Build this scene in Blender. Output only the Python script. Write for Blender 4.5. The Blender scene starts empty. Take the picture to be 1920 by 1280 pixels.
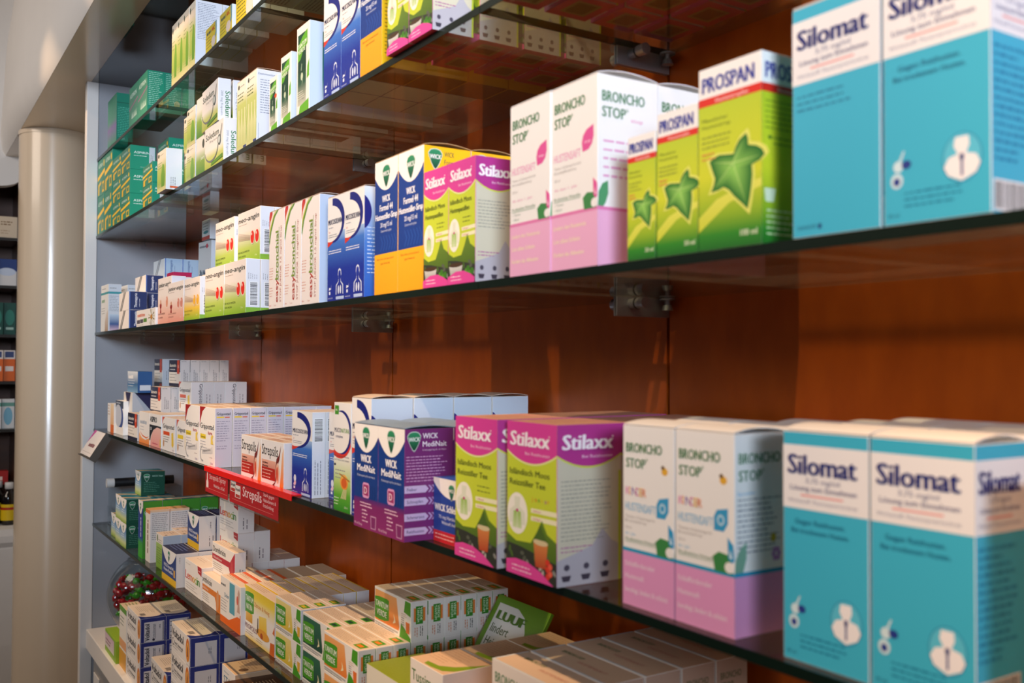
import bpy, bmesh, math, random
from mathutils import Vector, Matrix

# ---------------------------------------------------------------- camera, sky, lights, exposure
sc = bpy.context.scene
C = sc.collection
EYE = 1.62                                   # eye height; every z below is world height
YAW, PITCH, ROLL, FPX = 0.5742223, 0.021725, 0.0038233, 1801.706

def make_camera():
    F = Vector((-math.cos(YAW)*math.cos(PITCH), math.sin(YAW)*math.cos(PITCH), math.sin(PITCH)))
    R = Vector((math.sin(YAW), math.cos(YAW), 0))
    U = R.cross(F)
    R2 = R*math.cos(ROLL) + U*math.sin(ROLL)
    U2 = U*math.cos(ROLL) - R*math.sin(ROLL)
    cam = bpy.data.cameras.new('camera')
    cam.sensor_width = 36.0
    cam.lens = FPX/1920.0*36.0
    cam.clip_start = 0.02
    cam.dof.use_dof = True
    cam.dof.focus_distance = 1.75
    cam.dof.aperture_fstop = 7.0
    o = bpy.data.objects.new('camera', cam)
    m = Matrix((R2, U2, -F)).transposed().to_4x4()
    m.translation = Vector((0, 0, EYE))
    o.matrix_world = m
    C.objects.link(o)
    sc.camera = o
make_camera()

sc.view_settings.view_transform = 'Standard'
sc.view_settings.look = 'None'
sc.view_settings.gamma = 1.0
sc.view_settings.use_curve_mapping = False
sc.view_settings.exposure = 0.08

w = bpy.data.worlds.new('room_light')
sc.world = w
w.use_nodes = True
w.node_tree.nodes['Background'].inputs[0].default_value = (0.62, 0.72, 0.95, 1)
w.node_tree.nodes['Background'].inputs[1].default_value = 0.045

def aim(o, target):
    d = Vector(target) - o.location
    o.rotation_euler = d.to_track_quat('-Z', 'Y').to_euler()

def area(name, loc, target, sx, sy, power, col):
    l = bpy.data.lights.new(name, 'AREA')
    l.shape = 'RECTANGLE'; l.size = sx; l.size_y = sy
    l.energy = power; l.color = col
    o = bpy.data.objects.new(name, l); C.objects.link(o)
    o.location = loc; aim(o, target)
    return o

def spot(name, loc, target, power, col, angle=62, radius=0.03):
    l = bpy.data.lights.new(name, 'SPOT')
    l.energy = power; l.color = col
    l.spot_size = math.radians(angle); l.spot_blend = 0.6; l.shadow_soft_size = radius
    o = bpy.data.objects.new(name, l); C.objects.link(o)
    o.location = loc; aim(o, target)
    return o

# cool daylight from the high shop front on the right, beyond the frame
day = area('daylight_shopfront', (2.7, -1.15, 2.5), (-1.2, 0.55, 2.2), 1.6, 0.9, 10.5, (0.70, 0.83, 1.0))
day.data.spread = math.radians(30)
# warm ceiling spotlights in a row in front of the shelves
for k in range(5):
    sx = -2.95+0.8*k
    spot('ceiling_spotlight', (sx, -0.28, 3.0), (sx-0.05, 0.52, 1.74), (36, 70, 88, 88, 88)[k], (1.0, 0.66, 0.39), angle=46, radius=0.018)
# added warm fill lifting the far end, and an added soft fill overall
area('far_end_fill', (-3.0, -1.6, 2.9), (-3.9, 0.5, 1.7), 1.2, 0.8, 18, (1.0, 0.84, 0.70))
area('soft_fill', (-1.6, -2.2, 2.9), (-1.6, 0.6, 1.4), 3.5, 1.2, 9, (1.0, 0.82, 0.66))

# ---------------------------------------------------------------- colours and materials
def lin(c):
    return c/12.92 if c <= 0.04045 else ((c+0.055)/1.055)**2.4
_cc = {}
def col(h):
    if isinstance(h, tuple): return h
    if h not in _cc:
        s = h.lstrip('#')
        _cc[h] = tuple(lin(int(s[i:i+2], 16)/255) for i in (0, 2, 4))
    return _cc[h]

def mat(name, color, rough=0.5, metal=0.0, spec=0.5, coat=0.0, noise=0.0, nscale=40, bump=0.0, stretch=(1,1,1), color2=None):
    m = bpy.data.materials.new(name); m.use_nodes = True
    nt = m.node_tree; b = nt.nodes['Principled BSDF']
    c = col(color)
    b.inputs['Base Color'].default_value = (*c, 1)
    b.inputs['Roughness'].default_value = rough
    b.inputs['Metallic'].default_value = metal
    b.inputs['Specular IOR Level'].default_value = spec
    b.inputs['Coat Weight'].default_value = coat
    b.inputs['Coat Roughness'].default_value = 0.08
    if noise or bump:
        tc = nt.nodes.new('ShaderNodeTexCoord'); mp = nt.nodes.new('ShaderNodeMapping')
        mp.inputs['Scale'].default_value = stretch
        n = nt.nodes.new('ShaderNodeTexNoise'); n.inputs['Scale'].default_value = nscale; n.inputs['Detail'].default_value = 6
        nt.links.new(tc.outputs['Object'], mp.inputs[0]); nt.links.new(mp.outputs[0], n.inputs['Vector'])
        if noise:
            r = nt.nodes.new('ShaderNodeValToRGB')
            d = col(color2) if color2 else tuple(x*(1-noise) for x in c)
            r.color_ramp.elements[0].position = 0.3; r.color_ramp.elements[1].position = 0.7
            r.color_ramp.elements[0].color = (*d, 1); r.color_ramp.elements[1].color = (*c, 1)
            nt.links.new(n.outputs[0], r.inputs[0]); nt.links.new(r.outputs[0], b.inputs['Base Color'])
        if bump:
            bp = nt.nodes.new('ShaderNodeBump'); bp.inputs['Strength'].default_value = bump; bp.inputs['Distance'].default_value = 0.002
            nt.links.new(n.outputs[0], bp.inputs['Height']); nt.links.new(bp.outputs[0], b.inputs['Normal'])
    return m

def print_material():
    # printed, lightly varnished cardboard: ink colour from the mesh, fine fibre in the roughness
    m = bpy.data.materials.new('printed_cardboard'); m.use_nodes = True
    nt = m.node_tree; b = nt.nodes['Principled BSDF']
    a = nt.nodes.new('ShaderNodeAttribute'); a.attribute_name = 'ink'
    nt.links.new(a.outputs['Color'], b.inputs['Base Color'])
    tc = nt.nodes.new('ShaderNodeTexCoord')
    n = nt.nodes.new('ShaderNodeTexNoise'); n.inputs['Scale'].default_value = 300
    nt.links.new(tc.outputs['Object'], n.inputs['Vector'])
    mr = nt.nodes.new('ShaderNodeMapRange'); mr.inputs[3].default_value = 0.36; mr.inputs[4].default_value = 0.48
    nt.links.new(n.outputs[0], mr.inputs[0]); nt.links.new(mr.outputs[0], b.inputs['Roughness'])
    b.inputs['Specular IOR Level'].default_value = 0.4
    return m

def glass_material(name, tint, rough=0.0, ior=1.5, film=0.0):
    # clear plate: lets light straight through with a slight tint, mirrors by Fresnel
    m = bpy.data.materials.new(name); m.use_nodes = True
    nt = m.node_tree; nt.nodes.clear()
    out = nt.nodes.new('ShaderNodeOutputMaterial')
    mix = nt.nodes.new('ShaderNodeMixShader')
    lw = nt.nodes.new('ShaderNodeLayerWeight'); lw.inputs[0].default_value = 0.5
    pw = nt.nodes.new('ShaderNodeMath'); pw.operation = 'POWER'; pw.inputs[1].default_value = 5.0
    f0 = ((ior-1)/(ior+1))**2
    fr = nt.nodes.new('ShaderNodeMapRange'); fr.inputs[3].default_value = f0; fr.inputs[4].default_value = 1.0
    nt.links.new(lw.outputs['Facing'], pw.inputs[0]); nt.links.new(pw.outputs[0], fr.inputs[0])
    t = nt.nodes.new('ShaderNodeBsdfTransparent'); t.inputs[0].default_value = (*tint, 1)
    g = nt.nodes.new('ShaderNodeBsdfGlossy'); g.inputs['Roughness'].default_value = rough
    nt.links.new(fr.outputs[0], mix.inputs[0]); nt.links.new(t.outputs[0], mix.inputs[1]); nt.links.new(g.outputs[0], mix.inputs[2])
    if film:
        # faint film that glows from light above, added to brighten the undersides
        tr = nt.nodes.new('ShaderNodeBsdfTranslucent'); tr.inputs[0].default_value = (0.9, 0.86, 0.72, 1)
        fm = nt.nodes.new('ShaderNodeMixShader'); fm.inputs[0].default_value = film
        nt.links.new(mix.outputs[0], fm.inputs[1]); nt.links.new(tr.outputs[0], fm.inputs[2]); nt.links.new(fm.outputs[0], out.inputs[0])
    else:
        nt.links.new(mix.outputs[0], out.inputs[0])
    return m

M = {}
M['print'] = print_material()
M['glass'] = glass_material('shelf_glass', (0.84, 0.90, 0.86), 0.03, film=0.03)
M['clear'] = glass_material('clear_acrylic', (0.93, 0.95, 0.95), 0.02, 1.4)
M['edge'] = mat('polished_glass_edge', '#0a1a13', 0.3, spec=0.25)
M['copper'] = mat('copper_brown_lacquered_panel', '#b9560d', 0.36, metal=0.45, spec=0.5, coat=0.0, noise=0.12, nscale=14, bump=0.05, stretch=(3, 3, 1.2), color2='#a84b0a')
M['seam'] = mat('dark_joint', '#1c0d05', 0.6)
M['side'] = mat('pale_grey_side_panel', '#a3a6ac', 0.22, spec=0.5, noise=0.04, nscale=9)
M['white'] = mat('white_satin_lacquer', '#e6e2dd', 0.45, spec=0.5, noise=0.03, nscale=6)
M['cream'] = mat('cream_high_gloss_lacquer', '#dcc6aa', 0.22, spec=0.5, coat=0.35, noise=0.03, nscale=5)
M['roof'] = mat('dark_mirror_glass', '#1b2322', 0.04, spec=0.9)
M['steel'] = mat('brushed_steel', '#9a9ea6', 0.4, metal=0.7, noise=0.06, nscale=60, stretch=(1, 8, 1))
M['rubber'] = mat('black_rubber', '#0d0e12', 0.5)
M['floor'] = mat('pale_stone_floor', '#a89f95', 0.25, noise=0.15, nscale=4)
M['niche'] = mat('dark_brown_wood', '#5a3118', 0.4, noise=0.3, nscale=8, stretch=(1, 1, 6))
M['nshelf'] = mat('smoked_shelf_edge', '#23201c', 0.3)
M['redplastic'] = mat('bright_red_plastic', '#f01a12', 0.25, spec=0.6)
M['smoke'] = mat('smoked_plastic', '#54504c', 0.25)
M['bottle'] = mat('black_syrup_glass', '#150d09', 0.1, spec=0.7)
M['sweetred'] = mat('red_sweet_wrapper', '#a3121c', 0.2, coat=0.5, noise=0.3, nscale=90)
M['sweetgreen'] = mat('green_sweet_wrapper', '#3f9a1e', 0.2, coat=0.5, noise=0.3, nscale=90)
M['grey'] = mat('grey_drawer_front', '#9b9691', 0.35, noise=0.05, nscale=8)

# ---------------------------------------------------------------- plain mesh helpers
def link(name, me, parent=None):
    o = bpy.data.objects.new(name, me); C.objects.link(o)
    if parent: o.parent = parent
    return o

def from_bm(name, bm, m, parent=None, smooth=False):
    me = bpy.data.meshes.new(name); bmesh.ops.recalc_face_normals(bm, faces=bm.faces)
    bm.to_mesh(me); bm.free()
    for mm in (m if isinstance(m, (list, tuple)) else [m]): me.materials.append(mm)
    if smooth:
        for p in me.polygons: p.use_smooth = True
    return link(name, me, parent)

def add_box(bm, x0, x1, y0, y1, z0, z1, mi=0, bev=0.0):
    r = bmesh.ops.create_cube(bm, size=1)
    for v in r['verts']:
        v.co = Vector((x0+(v.co.x+.5)*(x1-x0), y0+(v.co.y+.5)*(y1-y0), z0+(v.co.z+.5)*(z1-z0)))
    fs = set(f for v in r['verts'] for f in v.link_faces)
    for f in fs: f.material_index = mi
    if bev:
        es = list(set(e for v in r['verts'] for e in v.link_edges))
        bmesh.ops.bevel(bm, geom=es, offset=bev, segments=2, affect='EDGES', profile=0.5)

def add_cyl(bm, p0, p1, r0, r1=None, seg=20, caps=True):
    p0, p1 = Vector(p0), Vector(p1); r1 = r0 if r1 is None else r1
    d = (p1-p0); q = d.to_track_quat('Z', 'Y').to_matrix().to_4x4()
    mtx = Matrix.Translation((p0+p1)/2) @ q
    bmesh.ops.create_cone(bm, cap_ends=caps, segments=seg, radius1=r0, radius2=r1, depth=d.length, matrix=mtx)

def add_lathe(bm, prof, cx, cy, seg=32):
    rings = []
    for r, z in prof:
        rings.append([bm.verts.new((cx+r*math.cos(2*math.pi*i/seg), cy+r*math.sin(2*math.pi*i/seg), z)) for i in range(seg)])
    for a, b in zip(rings, rings[1:]):
        for i in range(seg):
            bm.faces.new((a[i], a[(i+1) % seg], b[(i+1) % seg], b[i]))
    return rings

def box_obj(name, b, m, parent=None, bev=0.0):
    bm = bmesh.new(); add_box(bm, *b, bev=bev); return from_bm(name, bm, m, parent)

def tag(o, label, cat, group=None):
    o['label'] = label; o['category'] = cat
    if group: o['group'] = group
    return o

def struct(o):
    o['kind'] = 'structure'; return o

# ---------------------------------------------------------------- the setting
SX = -3.015                       # left side panel of the cabinet
YF, YW = 0.5, 0.756               # shelf front line, back wall
W0, X0 = 0.7264, -0.8357          # plate width, first joint
ZG = {'A': 2.202, 'B': 1.976, 'C': 1.694, 'D': 1.4145, 'E': 1.1415}     # undersides of the glass
TG = 0.008
ZT = {k: v+TG for k, v in ZG.items()}
ZC = 0.845                        # counter top
ROOF = 2.435
RIGHT = 0.62

def build_room():
    bm = bmesh.new(); add_box(bm, -5.2, 4.0, -4.0, 1.1, -0.05, 0.0); struct(from_bm('floor', bm, M['floor']))
    # copper panels of the back wall, one per bay, over a dark joint backing
    bm = bmesh.new()
    add_box(bm, SX, RIGHT, YW+0.012, YW+0.05, 0.0, ROOF, 1)
    xs = [SX] + [X0-W0*k for k in (2, 1, 0)] + [X0+W0, RIGHT]
    for a, b in zip(xs, xs[1:]):
        add_box(bm, a+0.0025, b-0.0025, YW, YW+0.014, 0.0, ROOF, 0)
    struct(from_bm('wall_back', bm, [M['copper'], M['seam']]))
    bm = bmesh.new()
    add_box(bm, SX-0.03, SX, 0.5035, YW+0.05, 0.0, ROOF)
    struct(from_bm('wall_left', bm, M['side']))
    bm = bmesh.new(); add_box(bm, SX-0.03, SX+0.001, 0.471, 0.5025, 0.0, ROOF, bev=0.001)
    struct(from_bm('trim_2', bm, M['white']))
    # cabinet roof (dark mirror) and the pale soffit in front of it
    bm = bmesh.new(); add_box(bm, SX, RIGHT, 0.482, YW+0.05, ROOF, ROOF+0.02); struct(from_bm('ceiling', bm, M['roof']))
    bm = bmesh.new()
    add_box(bm, -4.6, 1.2, 0.375, 0.4815, ROOF, ROOF+0.03)
    add_box(bm, -4.6, SX-0.031, 0.4815, 0.95, ROOF, ROOF+0.03)
    struct(from_bm('trim_1', bm, M['cream']))
    # curved white bulkhead above the soffit: leans back a little and bulges towards the far end
    bm = bmesh.new(); n = 40; cols = []
    for i in range(n+1):
        x = 1.2 - i/n*5.8
        f = max(0.0, min(1.0, (-3.2-x)/1.1)); bul = 0.05*math.sin(f*math.pi)
        c = []
        for j, (dy, z) in enumerate(((0, ROOF), (-0.012, ROOF+0.02), (-0.02, ROOF+0.08), (-0.005, ROOF+0.35), (0.05, ROOF+0.75), (0.2, ROOF+1.0))):
            c.append(bm.verts.new((x, 0.3745+dy-bul*(j/5), z)))
        cols.append(c)
    for a, b in zip(cols, cols[1:]):
        for j in range(5): bm.faces.new((a[j], b[j], b[j+1], a[j+1]))
    struct(from_bm('wall_front', bm, M['white'], smooth=True))
    # far wall with the shelf recess (white, rounded) left of the column
    XW = -4.3
    bm = bmesh.new()
    add_box(bm, XW-0.06, XW, 0.436, 1.1, 0, ROOF)
    add_box(bm, XW-0.06, XW, -1.2, 0.436, 2.372, 3.4)
    add_box(bm, XW-0.06, XW, -1.2, -0.8, 0, 2.372)
    # the lip above the recess hangs lower away from the column
    yz = [(0.436, 2.376), (0.436, 2.352), (0.425, 2.338), (0.405, 2.325), (0.38, 2.317), (0.34, 2.312), (-1.2, 2.308), (-1.2, 2.376)]
    f = [bm.verts.new((XW+0.0005, y, z)) for y, z in yz]; g = [bm.verts.new((XW-0.06, y, z)) for y, z in yz]
    bm.faces.new(f); bm.faces.new(g[::-1])
    for i in range(len(f)): bm.faces.new((f[i], f[(i+1) % len(f)], g[(i+1) % len(f)], g[i]))
    struct(from_bm('wall_far', bm, M['white']))
    # white base under the recess with a rounded ledge
    bm = bmesh.new()
    prof = [(XW-0.35, 0.965), (XW+0.0, 0.965), (XW+0.03, 0.955), (XW+0.045, 0.93), (XW+0.045, 0.905), (XW+0.032, 0.885), (XW+0.034, 0.878), (XW+0.03, 0.5), (XW+0.0, 0.16), (XW-0.06, 0.12), (XW-0.06, 0.0)]
    a = [bm.verts.new((x, -0.9, z)) for x, z in prof]; b = [bm.verts.new((x, 0.44, z)) for x, z in prof]
    for i in range(len(prof)-1): bm.faces.new((a[i], a[i+1], b[i+1], b[i]))
    struct(from_bm('baseboard_far', bm, M['white']))
    # recess lining
    bm = bmesh.new()
    add_box(bm, XW-0.40, XW-0.36, -0.9, 0.46, 0.9, 2.5)
    add_box(bm, XW-0.36, XW-0.06, 0.436, 0.46, 0.9, 2.5)
    add_box(bm, XW-0.36, XW-0.06, -0.9, 0.436, 2.375, 2.42)
    struct(from_bm('wall_recess', bm, M['niche']))
    # wall behind the column, seen as a sliver beside the cabinet
    bm = bmesh.new(); add_box(bm, XW, SX-0.031, 1.0, 1.08, 0, ROOF); struct(from_bm('wall_behind', bm, M['white']))
build_room()

def build_column():
    bm = bmesh.new(); cx, cy, r = -3.8, 0.49, 0.117
    add_lathe(bm, [(r+0.004, 0.0), (r+0.004, 0.10), (r, 0.11), (r, 2.30), (r+0.001, ROOF-0.001)], cx, cy, 64)
    o = from_bm('column', bm, M['cream'], smooth=True)
    tag(o, 'round glossy cream column left of the shelving', 'column')
    bm = bmesh.new(); add_lathe(bm, [(r+0.003, ROOF-0.016), (r+0.003, ROOF-0.0005)], cx, cy, 64)
    from_bm('collar', bm, M['cream'], o, True)
build_column()

# ---------------------------------------------------------------- counter and base cabinet
def build_counter():
    o = box_obj('countertop', (SX+0.001, RIGHT, 0.487, YW-0.001, ZC-0.055, ZC), M['white'], bev=0.002)
    tag(o, 'white countertop running under the glass shelves', 'countertop')
    c = box_obj('base_cabinet', (SX+0.001, RIGHT, 0.53, YW-0.001, 0.0, ZC-0.0555), M['grey'])
    tag(c, 'grey base cabinet with drawers below the white countertop', 'cabinet')
    x = SX+0.02
    while x < 0.4:
        d = box_obj('drawer', (x, x+0.58, 0.505, 0.5295, ZC-0.30, ZC-0.085), M['grey'], c, 0.003)
        p = box_obj('label_holder', (x+0.02, x+0.10, 0.502, 0.5049, ZC-0.17, ZC-0.115), M['white'], d, 0.001)
        x += 0.6
build_counter()

# ---------------------------------------------------------------- glass shelves and brackets
LEVEL = {'A': 'top', 'B': 'second', 'C': 'middle', 'D': 'fourth', 'E': 'lowest'}
def build_shelves():
    edges = [SX+0.002] + [X0-W0*k for k in (2, 1, 0)] + [X0+W0, RIGHT]
    names = ['leftmost', 'second from left', 'third from left', 'fourth from left', 'rightmost']
    for s in 'ABCDE':
        z = ZG[s]
        for i, (a, b) in enumerate(zip(edges, edges[1:])):
            if i == 4: continue
            bm = bmesh.new(); add_box(bm, a+0.0012, b-0.0012, YF+0.0012, YW-0.003, z, z+TG)
            o = from_bm('glass_shelf', bm, M['glass'])
            tag(o, f'greenish glass plate, {names[i]} along the {LEVEL[s]} shelf', 'shelf', 'glass plates of the shelving')
            e = box_obj('front_edge', (a+0.0012, b-0.0012, YF, YF+0.0011, z, z+TG), M['edge'], o)
            e2 = box_obj('side_edge', (b-0.0011, b-0.0003, YF, YW-0.003, z, z+TG), M['edge'], o)
            e3 = box_obj('side_edge', (a+0.0003, a+0.0011, YF, YW-0.003, z, z+TG), M['edge'], o)
build_shelves()

def make_bracket():
    root = bpy.data.objects.new('shelf_bracket', None); C.objects.link(root)
    for s in (-1, 1):
        bm = bmesh.new()
        x0, x1 = (0.0009, 0.0029) if s > 0 else (-0.0029, -0.0009)
        add_box(bm, x0, x1, -0.0785, -0.0008, -0.0215, 0.0, bev=0.0004)
        from_bm('plate', bm, M['steel'], root)
        bm = bmesh.new()
        add_cyl(bm, (s*0.003, -0.058, -0.0072), (s*0.014, -0.058, -0.0072), 0.0058)
        add_cyl(bm, (s*0.0155, -0.058, -0.0072), (s*0.028, -0.058, -0.0072), 0.0064)
        pg = from_bm('support_pin', bm, M['steel'], root)
        bm = bmesh.new(); add_cyl(bm, (s*0.0138, -0.058, -0.0072), (s*0.0157, -0.058, -0.0072), 0.0069)
        from_bm('rubber_ring', bm, M['rubber'], pg)
    for s in (-1, 1):
        bm = bmesh.new()
        add_cyl(bm, (s*0.012, -0.012, -0.0022), (s*0.012, -0.012, -0.0004), 0.009)
        add_cyl(bm, (s*0.012, -0.012, -0.009), (s*0.012, -0.012, -0.002), 0.0032)
        add_cyl(bm, (s*0.012, -0.012, -0.014), (s*0.012, -0.012, -0.008), 0.0066, 0.005)
        from_bm('screw', bm, M['steel'], root)
    return root

def copy_tree(o, parent=None):
    c = o.copy(); C.objects.link(c)
    if parent: c.parent = parent
    for ch in list(o.children): copy_tree(ch, c)
    return c

def build_brackets():
    b0 = make_bracket(); first = True
    nm = ['fourth joint from the left', 'third joint from the left', 'second joint from the left']
    for s in 'ABCDE':
        for k in range(3):
            o = b0 if first else copy_tree(b0); first = False
            o.location = (X0-W0*k, YW, ZG[s]-0.0002)
            jn = ('right', 'middle', 'left')[k]
            tag(o, f'steel bracket under the {LEVEL[s]} glass shelf at the {jn} wall seam', 'bracket', 'steel shelf brackets')
    # single brackets on the side panel
    bm = bmesh.new()
    for s in 'BCDE':
        bm = bmesh.new()
        add_box(bm, SX+0.0005, SX+0.0025, YW-0.13, YW-0.012, ZG[s]-0.022, ZG[s]-0.0003, bev=0.0004)
        o = from_bm('side_bracket', bm, M['steel'])
        tag(o, f'flat steel bracket on the grey side panel under the {LEVEL[s]} shelf', 'bracket', 'brackets on the side panel')
        for y in (YW-0.115, YW-0.03):
            bm = bmesh.new(); add_cyl(bm, (SX+0.0026, y, ZG[s]-0.0075), (SX+0.016, y, ZG[s]-0.0075), 0.006)
            from_bm('support_pin', bm, M['steel'], o)
build_brackets()

# ---------------------------------------------------------------- printed cartons
# A carton is one mesh: a folded box plus its print laid on in thin ink layers, coloured per corner ("ink").
# Print is drawn face by face in centimetres: F front, R right side, T top, B bottom, L left side, K back.
_txt = {}
def text_mesh(s, bold, shear):
    k = (s, bold, shear)
    if k not in _txt:
        cu = bpy.data.curves.new('t', 'FONT'); cu.body = s; cu.size = 1.0
        cu.offset = bold; cu.shear = shear; cu.resolution_u = 2 if len(s) < 30 else 1; cu.fill_mode = 'FRONT'
        ob = bpy.data.objects.new('t', cu); C.objects.link(ob)
        me = bpy.data.meshes.new_from_object(ob)
        vs = [(v.co.x, v.co.y) for v in me.vertices]
        fs = [tuple(p.vertices) for p in me.polygons]
        C.objects.unlink(ob); bpy.data.objects.remove(ob); bpy.data.curves.remove(cu); bpy.data.meshes.remove(me)
        xs = [v[0] for v in vs] or [0]
        _txt[k] = (vs, fs, min(xs), max(xs))
    return _txt[k]

def clip_poly(pts, w, h):
    def cl(p, ax, lim, sgn):
        out = []
        for i in range(len(p)):
            a, b = p[i-1], p[i]
            ia, ib = sgn*(a[ax]-lim) <= 0, sgn*(b[ax]-lim) <= 0
            if ia != ib:
                t = (lim-a[ax])/(b[ax]-a[ax])
                out.append((a[0]+(b[0]-a[0])*t, a[1]+(b[1]-a[1])*t))
            if ib: out.append(b)
        return out
    for ax, lim, sg in ((0, 0.0, -1), (0, w, 1), (1, 0.0, -1), (1, h, 1)):
        if pts: pts = cl(pts, ax, lim, sg)
    q = []
    for p in pts:
        if not q or abs(p[0]-q[-1][0])+abs(p[1]-q[-1][1]) > 1e-5: q.append(p)
    if len(q) > 1 and abs(q[0][0]-q[-1][0])+abs(q[0][1]-q[-1][1]) < 1e-5: q.pop()
    return q

KINDS = {}
class Kind:
    def __init__(s, key, name, desc, w, h, d, base='#f3f0ec', lid=0.0, cat='carton', end=False, **faces):
        s.key, s.name, s.desc, s.w, s.h, s.d, s.base, s.lid, s.cat, s.end = key, name, desc, w, h, d, base, lid, cat, end
        s.faces = faces; s.ink = []; s.lay = {}; s.proto = None; s.n = 0
        KINDS[key] = s
    def dim(s, f): return {'F': (s.w, s.h), 'K': (s.w, s.h), 'R': (s.d, s.h), 'L': (s.d, s.h), 'T': (s.w, s.d), 'B': (s.w, s.d)}[f]
    def layer(s, f, x0, y0, x1, y1):
        L = s.lay.setdefault(f, []); m = 0
        for a, b, c, d, l in L:
            if a < x1 and c > x0 and b < y1 and d > y0: m = max(m, l)
        L.append((x0, y0, x1, y1, m+1)); return m+1
    def poly(s, f, pts, c, c2=None, clip=True):
        w, h = s.dim(f)
        if clip: pts = clip_poly(pts, w, h)
        if len(pts) < 3: return s
        xs = [p[0] for p in pts]; ys = [p[1] for p in pts]
        l = s.layer(f, min(xs), min(ys), max(xs), max(ys))
        c = col(c)
        if c2:
            c2 = col(c2); y0, y1 = min(ys), max(ys)
            cs = [tuple(c[i]+(c2[i]-c[i])*(p[1]-y0)/(y1-y0) for i in range(3)) for p in pts]
        else: cs = [c]*len(pts)
        s.ink.append((f, l, pts, [tuple(range(len(pts)))], cs)); return s
    def rect(s, f, x0, y0, x1, y1, c, c2=None): return s.poly(f, [(x0, y0), (x1, y0), (x1, y1), (x0, y1)], c, c2)
    def grad(s, f, x0, y0, x1, y1, *stops):            # stops: (fraction, colour) from bottom to top
        for (a, ca), (b, cb) in zip(stops, stops[1:]):
            s.rect(f, x0, y0+(y1-y0)*a, x1, y0+(y1-y0)*b, ca, cb)
        return s
    def ell(s, f, cx, cy, rx, ry, c, c2=None, n=28, rot=0):
        r = math.radians(rot); p = []
        for i in range(n):
            a = 2*math.pi*i/n; x, y = rx*math.cos(a), ry*math.sin(a)
            p.append((cx+x*math.cos(r)-y*math.sin(r), cy+x*math.sin(r)+y*math.cos(r)))
        return s.poly(f, p, c, c2)
    def fan(s, f, pts, cx, cy, cc, ce):
        w, h = s.dim(f); xs = [p[0] for p in pts]; ys = [p[1] for p in pts]
        l = s.layer(f, min(xs), min(ys), max(xs), max(ys)); n = len(pts)
        s.ink.append((f, l, list(pts)+[(cx, cy)], [(i, (i+1) % n, n) for i in range(n)], [col(ce)]*n+[col(cc)])); return s
    def text(s, f, t, x, y, cap, c, w=None, bold=0.0, shear=0.0, rot=0, align='l'):
        vs, fs, a, b = text_mesh(t, 0.0, shear)
        if not vs: return s
        if bold == 0.0 and cap >= .33: bold = 0.011
        for q in range(1, int(bold/.012)+2 if bold > 0 else 0):
            dx = bold*cap*2.2*q/(int(bold/.012)+1)
            s.text(f, t, x+dx*math.cos(math.radians(rot)), y+dx*math.sin(math.radians(rot)), cap, c, w, -1.0, shear, rot, align)
        k = cap/0.73; kx = k if w is None else w/(b-a)
        wid = (b-a)*kx; ox = {'l': 0, 'c': -wid/2, 'r': -wid}[align]
        r = math.radians(rot); cr, sr = math.cos(r), math.sin(r); p = []
        for vx, vy in vs:
            px, py = (vx-a)*kx+ox, vy*k
            p.append((x+px*cr-py*sr, y+px*sr+py*cr))
        xs = [q[0] for q in p]; ys = [q[1] for q in p]
        l = s.layer(f, min(xs), min(ys), max(xs), max(ys))
        s.ink.append((f, l, p, fs, [col(c)]*len(p))); return s
    def fine(s, f, x, y, w, n, dy, c, th=0.09, seed=1, rag=0.35, rot=0):   # illegible fine print: word-long dashes
        rnd = random.Random(seed*97+n); l = None; pts = []; fs = []
        for i in range(n):
            yy = -i*dy; xx = 0; end = w*(1-rnd.random()*rag)
            while xx < end:
                ww = min(rnd.uniform(0.25, 0.8)*max(0.5, dy*2.0), end-xx)
                b = len(pts); t2 = th*rnd.uniform(0.8, 1.1)
                pts += [(xx, yy), (xx+ww, yy), (xx+ww, yy+t2), (xx, yy+t2)]; fs.append((b, b+1, b+2, b+3))
                xx += ww+dy*0.28
        r = math.radians(rot); cr, sr = math.cos(r), math.sin(r)
        pts = [(x+a*cr-b*sr, y+a*sr+b*cr) for a, b in pts]
        xs = [q[0] for q in pts]; ys = [q[1] for q in pts]
        l = s.layer(f, min(xs), min(ys), max(xs), max(ys))
        s.ink.append((f, l, pts, fs, [col(c)]*len(pts))); return s
    def barcode(s, f, x, y, w, h, c='#20242c', bg='#f4f4f4', vertical=False):
        s.rect(f, x-0.12, y-0.12, x+w+0.12, y+h+0.12, bg)
        rnd = random.Random(5); p = []; fs = []; t = 0.0; L = h if vertical else w
        while t < L:
            q = rnd.choice((0.04, 0.07, 0.11)); b = len(p)
            if vertical: p += [(x, y+t), (x+w, y+t), (x+w, y+min(t+q, L)), (x, y+min(t+q, L))]
            else: p += [(x+t, y), (x+min(t+q, L), y), (x+min(t+q, L), y+h), (x+t, y+h)]
            fs.append((b, b+1, b+2, b+3)); t += q+rnd.choice((0.04, 0.07, 0.09))
        l = s.layer(f, x, y, x+w, y+h)
        s.ink.append((f, l, p, fs, [col(c)]*len(p))); return s
    def body_icon(s, f, x, y, k, c, lung=None):         # outline of a head and shoulders with lungs
        pr = [(-.9, 0), (-.85, .9), (-.3, 1.25), (-.25, 1.5), (-.42, 1.9), (-.3, 2.35), (0, 2.5), (.3, 2.35), (.42, 1.9), (.25, 1.5), (.3, 1.25), (.85, .9), (.9, 0)]
        o = [(x+a*k, y+b*k) for a, b in pr]
        i = [(x+a*k*0.82, y+b*k*0.93) for a, b in pr]
        n = len(o); fs = [(j, j+1, n+j+1, n+j) for j in range(n-1)]
        l = s.layer(f, x-k, y, x+k, y+2.5*k)
        s.ink.append((f, l, o+i, fs, [col(c)]*(2*n)))
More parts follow.
